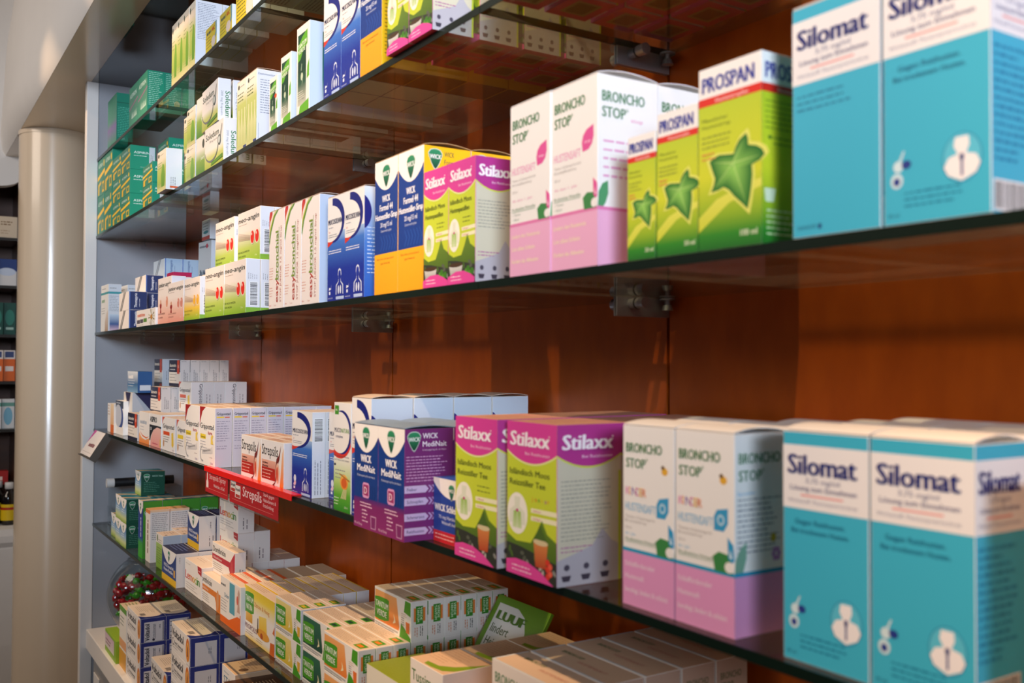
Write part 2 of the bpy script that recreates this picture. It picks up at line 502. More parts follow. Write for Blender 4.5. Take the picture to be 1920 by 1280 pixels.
        for sg in (-1, 1):
            s.ell(f, x+sg*.25*k, y+.45*k, .17*k, .42*k, lung or c, n=12)
        return s
    def build(s):
        w, h, d = s.w/200, s.h/100, s.d/200
        bm = bmesh.new(); add_box(bm, -w, w, -d, d, 0, h, bev=0.0004)
        lay = bm.loops.layers.float_color.new('ink')
        base = col(s.base)
        nf = {'F': (0, -1, 0), 'K': (0, 1, 0), 'R': (1, 0, 0), 'L': (-1, 0, 0), 'T': (0, 0, 1), 'B': (0, 0, -1)}
        for f in bm.faces:
            f.normal_update(); c = base
            for k, n in nf.items():
                if f.normal.dot(Vector(n)) > 0.95 and k in s.faces: c = col(s.faces[k])  # white cartons: peach tops, bluish sides, dull undersides put light and shade into colour
            for lp in f.loops: lp[lay] = (*c, 1)
        mp = {'F': lambda u, v, o: (-w+u, -d-o, v), 'K': lambda u, v, o: (w-u, d+o, v), 'R': lambda u, v, o: (w+o, -d+u, v),
              'L': lambda u, v, o: (-w-o, d-u, v), 'T': lambda u, v, o: (-w+u, -d+v, h+o), 'B': lambda u, v, o: (-w+u, d-v, -o)}
        def print_on(bm, lay, sides, lift):
            for f, l, pts, fs, cs in s.ink:
                if f not in sides: continue
                o = lift+0.00003+l*0.00006; g = mp[f]
                vs = [bm.verts.new(g(p[0]/100, p[1]/100, o)) for p in pts]
                for idx in fs:
                    try: fc = bm.faces.new([vs[i] for i in idx])
                    except ValueError: continue
                    for lp, i in zip(fc.loops, idx): lp[lay] = (*cs[i], 1)
        print_on(bm, lay, 'FKLTB' if s.end else 'FKRLTB', 0)
        me = bpy.data.meshes.new(s.name); bm.to_mesh(me); bm.free()
        me.materials.append(M['print'])
        o = bpy.data.objects.new(s.name, me)
        if s.end:
            # tuck-in flap that closes the right end and carries that end's print
            b2 = bmesh.new(); add_box(b2, w+0.00005, w+0.0006, -d+0.0006, d-0.0006, 0.0006, h-0.0006)
            l2 = b2.loops.layers.float_color.new('ink'); c2 = col(s.faces.get('R', s.base))
            for f in b2.faces:
                for lp in f.loops: lp[l2] = (*c2, 1)
            print_on(b2, l2, 'R', 0.0006)
            m2 = bpy.data.meshes.new('end_flap'); b2.to_mesh(m2); b2.free(); m2.materials.append(M['print'])
            eo = bpy.data.objects.new('end_flap', m2); eo.parent = o
        if s.lid:
            # tuck-in lid that bulges a little above the carton, its side flap showing as a dark gap
            bm = bmesh.new(); lay = bm.loops.layers.float_color.new('ink'); n = 10; rows = []
            for i in range(n+1):
                t = i/n; z = h+0.0006+s.lid/100*math.sin(math.pi*min(1, t*1.02))**0.8 if 0 < t < 1 else h+0.0006
                y = -d+0.0004+2*d*t*0.998
                rows.append([bm.verts.new((x, y, z+dz)) for x in (-w+0.0003, w-0.0003) for dz in (0, 0.0007)])
            tc = col(s.faces.get('T', s.base)); fs = []
            for a, b in zip(rows, rows[1:]):
                fs += [bm.faces.new((a[1], a[3], b[3], b[1])), bm.faces.new((a[0], b[0], b[2], a[2])),
                       bm.faces.new((a[2], b[2], b[3], a[3])), bm.faces.new((a[0], a[1], b[1], b[0]))]
            fs += [bm.faces.new((rows[0][0], rows[0][2], rows[0][3], rows[0][1])), bm.faces.new((rows[-1][0], rows[-1][1], rows[-1][3], rows[-1][2]))]
            for f in fs:
                for lp in f.loops: lp[lay] = (*tc, 1)
            bmesh.ops.recalc_face_normals(bm, faces=bm.faces)
            m2 = bpy.data.meshes.new('lid'); bm.to_mesh(m2); bm.free(); m2.materials.append(M['print'])
            lo = bpy.data.objects.new('lid', m2); lo.parent = o
        s.proto = o
    def get(s):
        if s.proto is None: s.build()
        s.n += 1
        if s.n == 1:
            C.objects.link(s.proto)
            for ch in s.proto.children: C.objects.link(ch)
            return s.proto
        c = s.proto.copy(); C.objects.link(c)
        for k in ('label', 'category', 'group'):
            if k in c: del c[k]
        for ch in s.proto.children:
            q = ch.copy(); C.objects.link(q); q.parent = c
        return c

def K(*a, **k): return Kind(*a, **k)

ORD = ['front', 'second', 'third', 'fourth', 'fifth', 'sixth', 'seventh', 'eighth', 'ninth', 'tenth']
LAY = {1: [''], 2: ['lower', 'upper'], 3: ['bottom', 'middle', 'top'], 4: ['bottom', 'second', 'third', 'top']}
_rnd = random.Random(11)
def put(key, xr, y, z, where, nd=1, nl=1, gap=0.06, group=None, rot=0.0, lay0=0, laytot=None, d0=0, jit=0.5, dtot=None, desc=None):
    # xr: world x of the right edge of the front, y: of the front, both in cm; z: world height in m
    k = KINDS[key]; out = []
    tot = laytot or nl; dt = dtot or (nd+d0)
    for l in range(nl):
        for i in range(nd):
            o = k.get(); r = rot+_rnd.uniform(-jit, jit)*(0.6 if nd > 1 else 1)
            yy = y/100 + i*(k.d+gap)/100 + k.d/200
            o.location = (xr/100-k.w/200+_rnd.uniform(-.0006, .0006), yy, z+0.0004+l*(k.h+0.03)/100)
            o.rotation_euler = (0, 0, math.radians(r))
            bits = [desc or k.desc]
            if tot > 1: bits.append(LAY[tot][l+lay0]+' layer')
            if dt > 1: bits.append('front' if i+d0 == 0 else ORD[i+d0]+' from front')
            bits.append(where)
            o['label'] = ', '.join(bits); o['category'] = k.cat
            g = group or (f'{k.desc} row' if nd*nl > 1 else None)
            if g: o['group'] = g
            out.append(o)
    return out

# ---------------------------------------------------------------- print shared by several cartons
WH = '#f5f2ee'
def wick_logo(k, f, cx, cy, s):
    def sh(q): return [(cx+a*q, cy+b*q) for a, b in ((-1, .55), (-.7, .95), (-.25, 1.1), (.25, 1.1), (.7, .95), (1, .55), (.95, .2), (.6, -.7), (.25, -1.3), (0, -1.5), (-.25, -1.3), (-.6, -.7), (-.95, .2))]
    k.poly(f, sh(s*1.1), '#c9d6cf'); k.poly(f, sh(s), '#06402f', '#2f8f63')
    k.text(f, 'WICK', cx, cy-.18*s, .62*s, '#f2f5f2', w=1.75*s, bold=.03, align='c')

def scallop(k, f, edge, mid, c=WH):
    w, h = k.dim(f); n = 16
    k.poly(f, [(0, h), (0, h-edge)]+[(w*i/n, h-edge-(mid-edge)*(1-(2*i/n-1)**2)) for i in range(1, n)]+[(w, h-edge), (w, h)], c)

def bump(k, f, y0, mid, c, c2=None):                     # band whose lower edge hangs down in a curve from the top
    w, h = k.dim(f); n = 18
    k.poly(f, [(0, h)]+[(w*i/n, y0-(mid)*(1-(2*i/n-1)**2)) for i in range(n+1)]+[(w, h)], c, c2)

LEAF = [(1.14, 2.41), (1.32, 2.0), (1.34, 1.55), (2.1, 1.35), (2.6, 1.05), (2.85, .63), (2.4, .3), (1.66, .1), (1.72, -.6), (1.63, -1.35), (1.5, -2.1), (1.28, -2.95), (.6, -2.35), (0, -1.86), (-.5, -1.35), (-1.0, -1.08), (-1.6, -1.25), (-2.25, -1.3), (-1.95, -.75), (-1.85, -.35), (-2.05, .1), (-2.4, .95), (-1.95, 1.2), (-1.4, 1.3), (-.8, 1.22), (-.05, 1.14), (.15, 1.6), (.5, 2.05)]
def ivy(k, f, cx, cy, s):
    T = lambda a, b, q=1.0: (cx+a*s*q, cy+b*s*q)
    k.fan(f, [T(a, b, 1.14) for a, b in LEAF], cx, cy, '#f4f59a', '#e6e86a')
    k.fan(f, [T(a, b) for a, b in LEAF], *T(-.1, .1), '#9ad85f', '#0f6a22')
    for a, b in ((1.2, -2.6), (2.5, .65), (-2.1, .85), (1.0, 2.1), (-1.95, -1.1)):
        p, q = T(-.1, .5), T(a, b); dx, dy = q[0]-p[0], q[1]-p[1]; L = math.hypot(dx, dy); nx, ny = -dy/L*.06*s, dx/L*.06*s
        k.poly(f, [(p[0]+nx, p[1]+ny), (p[0]-nx, p[1]-ny), q], '#b8e27c')

def tantum(k, f, x, y, sx, sy, c='#3f9d22', t='TANTUM', u='VERDE'):
    k.poly(f, [(x, y), (x, y+.92*sy), (x+.33*sx, y+.98*sy), (x+.85*sx, y+sy), (x+sx, y+.96*sy), (x+sx, y+.12*sy), (x+.7*sx, y+.02*sy), (x+.33*sx, y-.02*sy)], c)
    k.text(f, t, x+.06*sx, y+.54*sy, .27*sy, '#f2f7e6', w=.88*sx, bold=.02); k.text(f, u, x+.14*sx, y+.17*sy, .27*sy, '#f2f7e6', w=.70*sx, bold=.02)

def lozenge_front(k, pic, pic2, cap='#4a9d1e', glass='#e8b23a'):
    f = 'F'; w, h = k.dim(f)
    k.poly(f, [(.2, .75), (.2, h-.35), (w*.62, h-.35), (w*.70, 1.2), (w*.68, .75)], pic, pic2)
    k.rect(f, .2, .3, w*.66, .55, '#b9b9b4'); k.fine(f, .3, .1, w*.6, 1, .3, '#7a7a76', .12)
    tantum(k, f, .15, 1.0, w*.40, h*.60, cap)
    k.poly(f, [(w*.52, 1.3), (w*.56, 1.9), (w*.54, 2.6), (w*.575, 2.2), (w*.6, 1.6)], '#f8efc0')
    k.poly(f, [(w*.82, h-1.7), (w*.85, h-.15), (w*.995, h-.15), (w*.995, h-2.0)], cap)
    k.poly(f, [(w*.70, .03), (w*.745, 1.9), (w*.84, 1.45), (w*.93, .85), (w*.995, .5), (w*.995, .03)], cap)
    k.poly(f, [(w*.88, 1.0), (w*.87, 2.4), (w*.97, 2.4), (w*.965, .95)], glass)
    k.fine(f, w*.75, 2.65, 1.2, 4, .28, '#5a5a55', .1, 3); k.fine(f, w*.75, 3.2, 1.9, 2, .25, '#c9b089', .08, 5)
    k.fine('T', .5, k.d-.5, w*.68, 6, .3, '#8a6a50', .07, 7)
    k.rect('T', w*.74, k.d*.25, w*.94, k.d*.75, cap); k.rect('T', w*.77, k.d*.35, w*.9, k.d*.6, pic)

def lozenge_side(k, pic, cap='#2f7d1c'):
    f = 'R'; w, h = k.dim(f)
    k.rect(f, w*.16, h*.50, w*.86, h*.84, pic); k.rect(f, w*.28, h*.44, w*.72, h*.88, cap)
    k.text(f, 'TANTUM', w*.36, h*.85, w*.14, '#dff0cc', rot=-90, w=h*.36); k.text(f, 'VERDE', w*.54, h*.85, w*.14, '#dff0cc', rot=-90, w=h*.32)
    k.fine(f, w*.34, h*.36, h*.28, 2, .3, '#c8703a', .12, 3, rot=-90); k.fine(f, w*.66, h*.38, h*.3, 2, .28, '#3a3a3a', .12, 4, rot=-90)

def swoosh(k, f, w, h, kx=1.0, title='MUCOSOLVAN', top=0.0):  # white disc between a navy crescent and a red one
    k.rect(f, 0, 0, w, h, WH)
    k.grad(f, 0, 0, w, h*.66, (0, '#1b2f97'), (.45, '#16329f'), (.85, '#3f78cf'), (1, '#a9c8ea'))
    k.poly(f, [(0, h), (0, h*.57), (w*.35, h*.62), (w*.75, h*.66), (w, h*.72), (w, h)], WH)
    k.ell(f, w*.30, h*.77, w*.64, h*.215, '#17227e'); k.rect(f, 0, h*.86, w*.26, h, WH)
    k.poly(f, [(0, h*.52), (w*.2, h*.545), (w*.45, h*.60), (w*.72, h*.665), (w*.5, h*.72), (0, h*.70)], '#dd3a2a')
    k.ell(f, w*.16, h*.745, w*.64, h*.175, WH, n=40)
    k.text(f, title, w*.04, h*.735, h*.052, '#20214a', w=w*.76, bold=.035, shear=.1)
    k.fine(f, w*.06, h*.70, w*.3, 1, .3, '#8a8fa0', .12); k.text(f, 'Saft', w*.06, h*.655, h*.02, '#d0543a')
    k.fine(f, w*.06, h*.63, w*.55, 2, h*.02, '#7f8390', .1, 3)
    k.fine(f, w*.05, h*.475, w*.75, 2, h*.022, '#f2f4fb', .13, 4, rag=.1)
    k.body_icon(f, w*.68, h*.055, min(w*.24, 1.4), '#e4ecfa')
    k.poly(f, [(w*.08, h*.10), (w*.2, h*.11), (w*.24, h*.16), (w*.2, h*.12), (w*.1, h*.13)], '#e8eefa'); k.rect(f, w*.09, h*.06, w*.17, h*.09, '#e8eefa')
    k.text(f, 'SANOFI', w*.03, h*.018, h*.014, '#d8e0f4', w=w*.26); k.rect(f, w*.48, h*.008, w*.92, h*.036, '#b9cdf0')

def stil_icon(k, f, cx, cy, rx, ry):
    k.ell(f, cx, cy, rx, ry, '#f7f2e4')
    k.poly(f, [(cx-rx*.8, cy-ry*.5), (cx-rx*.75, cy+ry*.1), (cx-rx*.25, cy+ry*.35), (cx-rx*.3, cy+ry*.8), (cx+rx*.3, cy+ry*.8), (cx+rx*.22, cy+ry*.35), (cx+rx*.75, cy+ry*.1), (cx+rx*.8, cy-ry*.5)], '#e4e6cf')
    k.poly(f, [(cx-rx*.45, cy-ry*.7), (cx-rx*.35, cy+ry*.1), (cx-.04, cy+ry*.12), (cx-.04, cy-ry*.7)], '#cfe0a8', '#9cc35a')
    k.poly(f, [(cx+.04, cy-ry*.7), (cx+.04, cy+ry*.12), (cx+rx*.35, cy+ry*.1), (cx+rx*.45, cy-ry*.7)], '#cfe0a8', '#9cc35a')
    k.ell(f, cx, cy+ry*.14, rx*.12, ry*.08, '#c2187a', n=10)

# ---------------------------------------------------------------- large cartons, right-hand side
def kinds_big():
    # cyan and white drops carton
    for key, d in (('sil', 'tall cyan and white syrup carton with navy lettering'), ('sil_back', 'tall cyan and white syrup carton with plain lower front')):
        k = K(key, 'syrup_carton', d, 6.75, 15.2, 5.2, '#f0ece8', lid=.35, F='#41b7d6', R='#41b7d6', K='#41b7d6', L='#41b7d6')
        for f, ww in (('F', 6.75), ('R', 5.2)):
            k.rect(f, 0, 10.1, ww, 14.3, '#f4f1f2')
            k.text(f, 'Silomat', ww*.06, 12.4, 1.36, '#1c2a78', w=ww*.80, bold=.045)
            k.text(f, '3,75 mg/ml', ww*.28, 11.85, .34, '#7d83a6', w=ww*.40); k.text(f, 'Lösung zum Einnehmen', ww*.09, 11.32, .36, '#4a4f86', w=ww*.78)
            k.rect(f, ww*.22, 10.95, ww*.72, 11.08, '#f2a7a2'); k.text(f, 'Wirkstoff: Pentoxyverincitrat', ww*.06, 10.5, .26, '#8f93ad', w=ww*.82)
        if key == 'sil':
            k.text('F', 'Gegen Reizhusten.', 1.0, 9.1, .36, '#15638c', w=4.0); k.text('F', 'Bei trockenem Husten.', .7, 8.5, .36, '#15638c', w=4.6)
            k.ell('F', 5.05, 3.35, 1.22, 1.42, '#2188b4'); k.ell('F', 5.05, 3.35, 1.15, 1.35, '#5cc3de')
            k.poly('F', [(4.65, 4.5), (5.45, 4.5), (5.5, 4.0), (5.3, 3.55), (5.9, 3.4), (6.15, 2.9), (5.9, 2.4), (5.05, 2.02), (4.2, 2.4), (3.95, 2.9), (4.25, 3.4), (4.8, 3.55), (4.55, 4.0)], '#f7f3f5')
            k.poly('F', [(4.98, 2.3), (4.98, 3.5), (5.12, 3.5), (5.12, 2.3)], '#3a4a8c'); k.ell('F', 5.05, 3.35, .14, .22, '#2a387c', n=12)
            k.ell('F', 1.0, 3.45, .34, .34, '#d6ecf4', n=16); k.ell('F', 1.55, 3.5, .32, .26, '#2a3c8e', n=14); k.poly('F', [(1.0, 3.7), (1.35, 4.35), (1.45, 4.3), (1.2, 3.7)], '#cfeaf4')
            k.ell('F', .9, 2.6, .42, .46, '#cfe8f2', n=18); k.ell('F', .9, 2.55, .22, .24, '#2a3c8e', n=14)
            k.fine('F', 1.4, 1.75, 4.4, 3, .38, '#1f7fa6', .12, 2); k.text('F', '30 ml', .3, .45, .26, '#1d5f8a')
        else:
            k.fine('F', .4, 9.2, 4.6, 3, .45, '#2a86ac', .14, 2); k.text('F', 'SANOFI', .4, .5, .3, '#1d5f8a', w=1.5); k.ell('F', 2.2, .62, .16, .2, '#1d4f86', n=10)
        k.fine('R', .3, 9.2, 4.0, 14, .48, '#1f88b4', .2, 5, rag=.5)
        k.barcode('R', .35, .3, 4.0, 1.5)
    # pink and white bronchial syrup
    def leaf3(k, f, x, y, c1, c2):
        k.poly(f, [(x-2.1, y+.95), (x-1.5, y+1.35), (x-.6, y+1.25), (x-.1, y+.3), (x-.2, y-.1), (x-1.9, y-.1)], '#3f8a4a')
        k.poly(f, [(x-.55, y+1.0), (x-.62, y+2.5), (x-.05, y+2.0), (x+.05, y+.9), (x-.2, y+.7)], c1); k.ell(f, x-.45, y+.35, .45, .4, WH, n=16); k.poly(f, [(x-.42, y+1.05), (x-.35, y+1.7), (x-.12, y+1.0)], c2)
    k = K('bro', 'syrup_carton', 'tall white syrup carton with pink base', 6.9, 16.4, 6.6, WH, lid=.4)
    for f in 'FR':
        k.rect(f, 0, 0, 6.9, 5.0, '#efb2d3'); k.rect(f, 0, 4.75, 6.9, 5.05, '#e580b4')
        k.text(f, 'BRONCHO', .45, 14.1, .95, '#3c7c46', w=4.6, bold=.03); k.text(f, 'STOP', .45, 12.75, .95, '#3c7c46', w=2.5, bold=.03); k.text(f, '®', 3.0, 13.4, .3, '#3c7c46')
    k.text('F', 'HUSTENSAFT', .35, 9.7, .75, '#eba6c8', w=4.1); k.poly('F', [(4.75, 10.0), (4.62, 10.8), (4.8, 11.4), (5.3, 11.85), (6.3, 12.15), (6.35, 11.2), (6.1, 10.5), (5.6, 10.1)], '#e2559c'); k.text('F', 'stop', 5.0, 10.7, .3, '#fbe3ee', w=.9)
    k.text('F', 'Thymian- & Spitzwegerichextrakt', .4, 9.05, .26, '#a7a09a', w=4.1); k.text('F', 'Bronchialpflanzensirup', .4, 8.65, .26, '#a7a09a', w=3.4); k.text('F', '120 ml', .4, 7.95, .26, '#a09a95'); k.text('F', 'Ab dem 1. Jahr', .4, 7.1, .27, '#e3a1bd', w=3.6)
    k.text('F', 'Mit pflanzlichen Wirkstoffen', .35, 6.25, .3, '#3c7c46', w=4.1); k.rect('F', .35, 6.12, 4.45, 6.17, '#6f9c70'); k.text('F', '✓ Thymian', .4, 5.75, .24, '#90a090'); k.text('F', '✓ Eibisch', .4, 5.3, .24, '#90a090')
    leaf3(k, 'F', 6.9, 5.05, '#e2559c', '#f7c3da')
    k.text('F', 'Lindert den Hustenreiz', .35, 3.6, .42, '#f8e9c6', w=4.9, bold=.01); k.text('F', 'Löst zähen Schleim', .35, 2.4, .42, '#f8e9c6', w=4.0, bold=.01); k.text('F', 'Fördert das Abhusten', .35, 1.2, .42, '#f8e9c6', w=4.6, bold=.01)
    k.text('R', 'stop', 3.6, 12.6, .35, '#e58cb8', w=1.3); k.fine('R', .6, 10.6, 4.6, 5, .75, '#e2a0c6', .18, 3, rag=.2)
    k.poly('R', [(0, 5.05), (.1, 6.3), (.5, 7.0), (1.1, 7.3), (1.15, 6.2), (.85, 5.4), (.6, 5.05)], '#4d9a68')
    # the same for children, with a blue stripe
    k = K('brok', 'syrup_carton', 'white syrup carton with blue stripe and pink base', 6.15, 14.6, 5.4, WH, lid=.3)
    for f in 'FR':
        k.rect(f, 0, 0, 6.2, 4.35, '#e49ccb'); k.rect(f, 0, 4.35, 6.2, 4.65, '#2a9cc4')
        k.text(f, 'BRONCHO', .4, 12.45, .8, '#3c7c46', w=4.3, bold=.03); k.text(f, 'STOP', .4, 11.2, .8, '#3c7c46', w=2.35, bold=.03); k.text(f, '®', 2.8, 11.8, .26, '#3c7c46')
    for ch, x, c in (('K', .35, '#e99ac0'), ('I', .80, '#f0b36a'), ('N', 1.1, '#8f6ab0'), ('D', 1.6, '#e08fb0'), ('E', 2.05, '#f3cf6a'), ('R', 2.4, '#e99a70')): k.text('F', ch, x, 8.95, .7, c)
    k.text('F', 'HUSTENSAFT', .3, 7.7, .7, '#86bfe0', w=3.7); k.poly('F', [(4.1, 7.5), (4.1, 8.5), (4.4, 9.0), (5.5, 9.2), (5.5, 8.1), (5.1, 7.5)], '#3b9fd0'); k.ell('F', 4.8, 8.3, .38, .4, '#bfe0f0', n=16); k.ell('F', 4.8, 8.3, .22, .24, '#3b9fd0', n=14)
    k.ell('F', 5.05, 11.2, .36, .3, '#e9b23c', n=14); k.ell('F', 4.85, 11.5, .2, .16, '#6b4a20', n=10)
    k.text('F', 'Thymian- & Spitzwegerich', .3, 7.1, .24, '#b0a8a2', w=3.6); k.text('F', 'Bronchialsirup', .3, 6.75, .24, '#b0a8a2', w=2.6); k.text('F', '120 ml', .3, 6.2, .22, '#b0a8a2'); k.text('F', 'Ab 1 Jahr', .3, 5.7, .25, '#86bfe0')
    k.text('F', 'Mit pflanzlichen Wirkstoffen', .3, 5.25, .26, '#3c7c46', w=4.0); k.rect('F', .3, 5.14, 4.2, 5.18, '#6f9c70')
    leaf3(k, 'F', 6.1, 4.65, '#2a9cd0', '#d9eef6')
    k.text('F', 'Schlaffördernder', .3, 3.2, .4, '#f6e2ec', w=3.6); k.text('F', 'Hustensaft', .3, 2.2, .4, '#f6e2ec', w=2.3); k.text('F', 'beruhigt, lindert & schützt', .3, 1.1, .4, '#f6e2ec', w=5.1)
    k.text('R', 'Eigenschaften', .3, 10.2, .24, '#7fb6da', w=1.8); k.fine('R', .3, 9.8, 4.6, 11, .38, '#8e9098', .12, 4, rag=.35); k.ell('R', 4.0, 6.9, .3, .34, '#c9b23c', n=12)
    k.poly('R', [(0, 4.65), (.1, 5.6), (.6, 6.4), (1.2, 6.8), (1.2, 5.6), (.85, 4.65)], '#7fae96')
    for a in range(6): k.ell('R', 4.3+.3*math.cos(a*1.05), 5.7+.35*math.sin(a*1.05), .22, .2, '#c88fd0', n=8)
    # ivy leaf cartons, three sizes
    for key, w, h, d, ml in (('pro1', 3.4, 10.0, 3.6, '20 ml'), ('pro2', 4.5, 11.15, 4.4, '50 ml'), ('pro3', 6.1, 13.4, 5.8, '100 ml')):
        sz = {'pro1': 'small', 'pro2': 'medium', 'pro3': 'large'}[key]
        k = K(key, 'syrup_carton', f'{sz} lime green syrup carton with ivy leaf', w, h, d, WH)
        for f, ww in (('F', w), ('R', d)):
            k.grad(f, 0, 0, ww, h*.80, (0, '#1c6b22'), (.10, '#2f8a24'), (.24, '#93b824'), (.5, '#d6dc2c'), (.8, '#c9d62c'), (1, '#bcd02c'))
            k.rect(f, 0, h*.79, ww, h*.835, '#de2a1e'); k.text(f, 'Hustentropfen', ww*.28, h*.80, h*.024, '#f7dcd4', w=ww*.52)
            k.text(f, 'PROSPAN', ww*.06, h*.865, h*.088, '#23349c', w=ww*.82, bold=.035)
        k.poly('F', [(0, h*.18), (w*.3, h*.27), (w*.8, h*.33), (w, h*.34), (w, h*.30), (w*.5, h*.24), (0, h*.10)], '#cfd63a', '#e9e860')
        ivy(k, 'F', w*.58, h*.41, w/6.1)
        k.text('F', 'Pflanzlicher', w*.06, h*.70, h*.022, '#556b14', w=w*.42); k.text('F', 'Hustensirup', w*.06, h*.665, h*.022, '#556b14', w=w*.46)
        k.fine('F', w*.06, h*.615, w*.5, 3, h*.028, '#93a034', .1, 3); k.fine('F', w*.06, h*.52, w*.28, 2, h*.026, '#e0904a', .12, 5)
        k.text('F', ml, w*.93, h*.055, h*.034, '#eef0d0', align='r')
        k.fine('R', d*.06, h*.74, d*.75, 6, h*.028, '#7f9c1c', .12, 6); k.ell('R', d*.14, h*.555, .2, .13, '#1f6a20', n=10); k.fine('R', d*.2, h*.55, d*.5, 2, h*.03, '#6e9420', .12, 8)
        k.poly('R', [(d*.06, h*.22), (d*.04, h*.29), (d*.24, h*.29), (d*.2, h*.22)], '#dfeccc'); k.fine('R', d*.08, h*.17, d*.6, 5, h*.03, '#cfe0b0', .13, 9)
kinds_big()

# ---------------------------------------------------------------- pink and lime moss cartons, blue cold cartons
def kinds_mid():
    for key, w, h, d, l1, l2 in (('stilt', 8.3, 14.2, 7.1, 'Isländisch Moos', 'Reizstiller Tee'), ('stilj', 8.3, 14.2, 7.1, 'Isländisch Moos', 'Reizstiller Tee'), ('stilp', 5.6, 13.0, 5.2, 'Isländisch Moos', 'Hustenpastillen')):
        ds = {'stilt': 'pink and lime tea carton with tea glass', 'stilj': 'pink and lime tea carton with red berries', 'stilp': 'slim pink and lime pastille carton'}[key]
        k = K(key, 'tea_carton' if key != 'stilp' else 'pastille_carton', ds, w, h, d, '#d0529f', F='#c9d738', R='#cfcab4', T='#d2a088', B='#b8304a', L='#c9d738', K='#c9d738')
        for f, ww in (('F', w), ('R', d)):
            bump(k, f, h*.80, h*.075, '#e9ef9c' if f == 'F' else '#d3dd52'); bump(k, f, h*.812, h*.075, '#d9439a' if f == 'F' else '#b5388f')
            k.text(f, 'Stilaxx', ww*.07, h*.845, h*.098, '#fbf3f7', w=ww*.78, bold=.055, shear=.06); k.ell(f, ww*.86, h*.92, .1, .1, '#f4d9e8', n=8)
            k.text(f, 'Bei Reizhusten', ww*.38, h*.79, h*.02, '#f6d3e6', w=ww*.48)
        k.text('F', l1, w*.06, h*.655, h*.042, '#3b4a20', w=w*.80, bold=.02); k.text('F', l2, w*.06, h*.585, h*.042, '#3b4a20', w=w*.72, bold=.02)
        stil_icon(k, 'F', w*.22, h*.40, w*.21, h*.135)
        if key == 'stilj':
            for i, (ch, c) in enumerate(zip('junior', ('#e07a2a', '#d8452a', '#3b9a3a', '#e6a22a', '#b03a9a', '#e07a2a'))): k.text('F', ch, w*(.52+.062*i), h*.50, h*.032, c)
        else: k.fine('F', w*.54, h*.525, w*.36, 2, h*.033, '#6a7a2a', .11, 3)
        for yy, t in ((.425, 'wohltuend'), (.375, 'beruhigend')): k.poly('F', [(w*.5, h*yy), (w, h*(yy+.004)), (w, h*(yy+.034)), (w*.5, h*(yy+.028))], '#f4efc6'); k.text('F', t, w*.54, h*(yy+.008), h*.015, '#c4467f')
        # picture of hills, stones and a glass or herbs at the foot of the front
        k.poly('F', [(0, h*.26), (w*.2, h*.22), (w*.5, h*.23), (w*.62, h*.31), (w*.72, h*.39), (w*.82, h*.31), (w, h*.27), (w, 0), (0, 0)], '#3b5a1c', '#6a8a2c')
        k.poly('F', [(0, h*.20), (w*.3, h*.19), (w, h*.14), (w, 0), (0, 0)], '#33372e')
        for i in range(14):
            a = (i*37 % 100)/100*w; b = h*(.05+.13*((i*53) % 100)/100); k.ell('F', a, b, .35, .2, ('#8f8f86', '#5a5f52', '#b9b4a8', '#4c6a2a')[i % 4], n=8, rot=i*40)
        if key != 'stilp':
            k.poly('F', [(w*.56, h*.25), (w*.60, h*.09), (w*.80, h*.09), (w*.84, h*.25)], '#b5482a', '#d98a4a'); k.ell('F', w*.70, h*.25, w*.145, h*.02, '#d8c79a', n=18)
            k.poly('F', [(w*.57, h*.265), (w*.66, h*.32), (w*.70, h*.37), (w*.74, h*.32), (w*.83, h*.265)], '#4d6b2a')
        else:
            k.poly('F', [(w*.05, h*.15), (w*.1, h*.06), (w*.5, h*.06), (w*.55, h*.15)], '#9a9a98', '#d5d5d0'); k.ell('F', w*.3, h*.155, w*.26, h*.018, '#4a3422', n=16)
            for i in range(5): k.ell('F', w*(.62+.07*i), h*(.07+.02*(i % 3)), w*.07, h*.028, ('#3f7a24', '#579a2c')[i % 2], n=9, rot=i*50)
        k.poly('F', [(0, 0), (0, h*.085), (w*.2, h*.105), (w*.45, h*.10), (w*.7, h*.065), (w*.95, 0)] if key != 'stilp' else [(0, 0), (0, h*.06), (w*.3, h*.10), (w*.6, h*.10), (w*.85, h*.07), (w, h*.04), (w, 0)], '#e0489c')
        k.fine('F', w*.12, h*.055, w*.4, 2, h*.027, '#f6c9e0', .12, 4, rag=.1)
        if key == 'stilj':
            for i in range(5): k.ell('F', w*(.84+.05*(i % 2)), h*(.05+.022*i), .34, .3, ('#d83a2a', '#e8604a')[i % 2], n=10)
        # side: text, pale mountain, cups
        k.poly('R', [(0, h*.16), (d*.3, h*.2), (d*.55, h*.24), (d*.70, h*.34), (d*.85, h*.26), (d, h*.22), (d, 0), (0, 0)], '#b4b1bb')
        k.rect('R', d*.955, 0, d, h*.7, '#b9c93c')
        k.fine('R', d*.06, h*.645, d*.8, 15 if key != 'stilp' else 9, h*.026, '#85867a', .075, 6, rag=.3)
        k.fine('R', d*.06, h*.235, d*.5, 2, h*.026, '#b0609a', .1, 8)
        for i in range(3):
            cx = d*(.14+.30*i); k.poly('R', [(cx-d*.05, h*.03), (cx-d*.075, h*.065), (cx+d*.075, h*.065), (cx+d*.05, h*.03)], '#3f3a4a'); k.ell('R', cx+d*.01, h*.115, d*.045, h*.02, '#4a4656', n=10)
        k.rect('B', w*.2, d*.2, w*.8, d*.8, '#8c7a48'); k.rect('B', w*.27, d*.28, w*.73, d*.72, '#5c4a28')
        k.fine('T', w*.1, d*.8, w*.7, 4, d*.17, '#b05a86', .12, 3)
    # night syrup
    k = K('med', 'syrup_carton', 'navy and purple night syrup carton', 6.75, 12.3, 6.1, '#7b2a6e', lid=.25, F='#123a86', R='#742a72', T='#7a8fa6', L='#742a72')
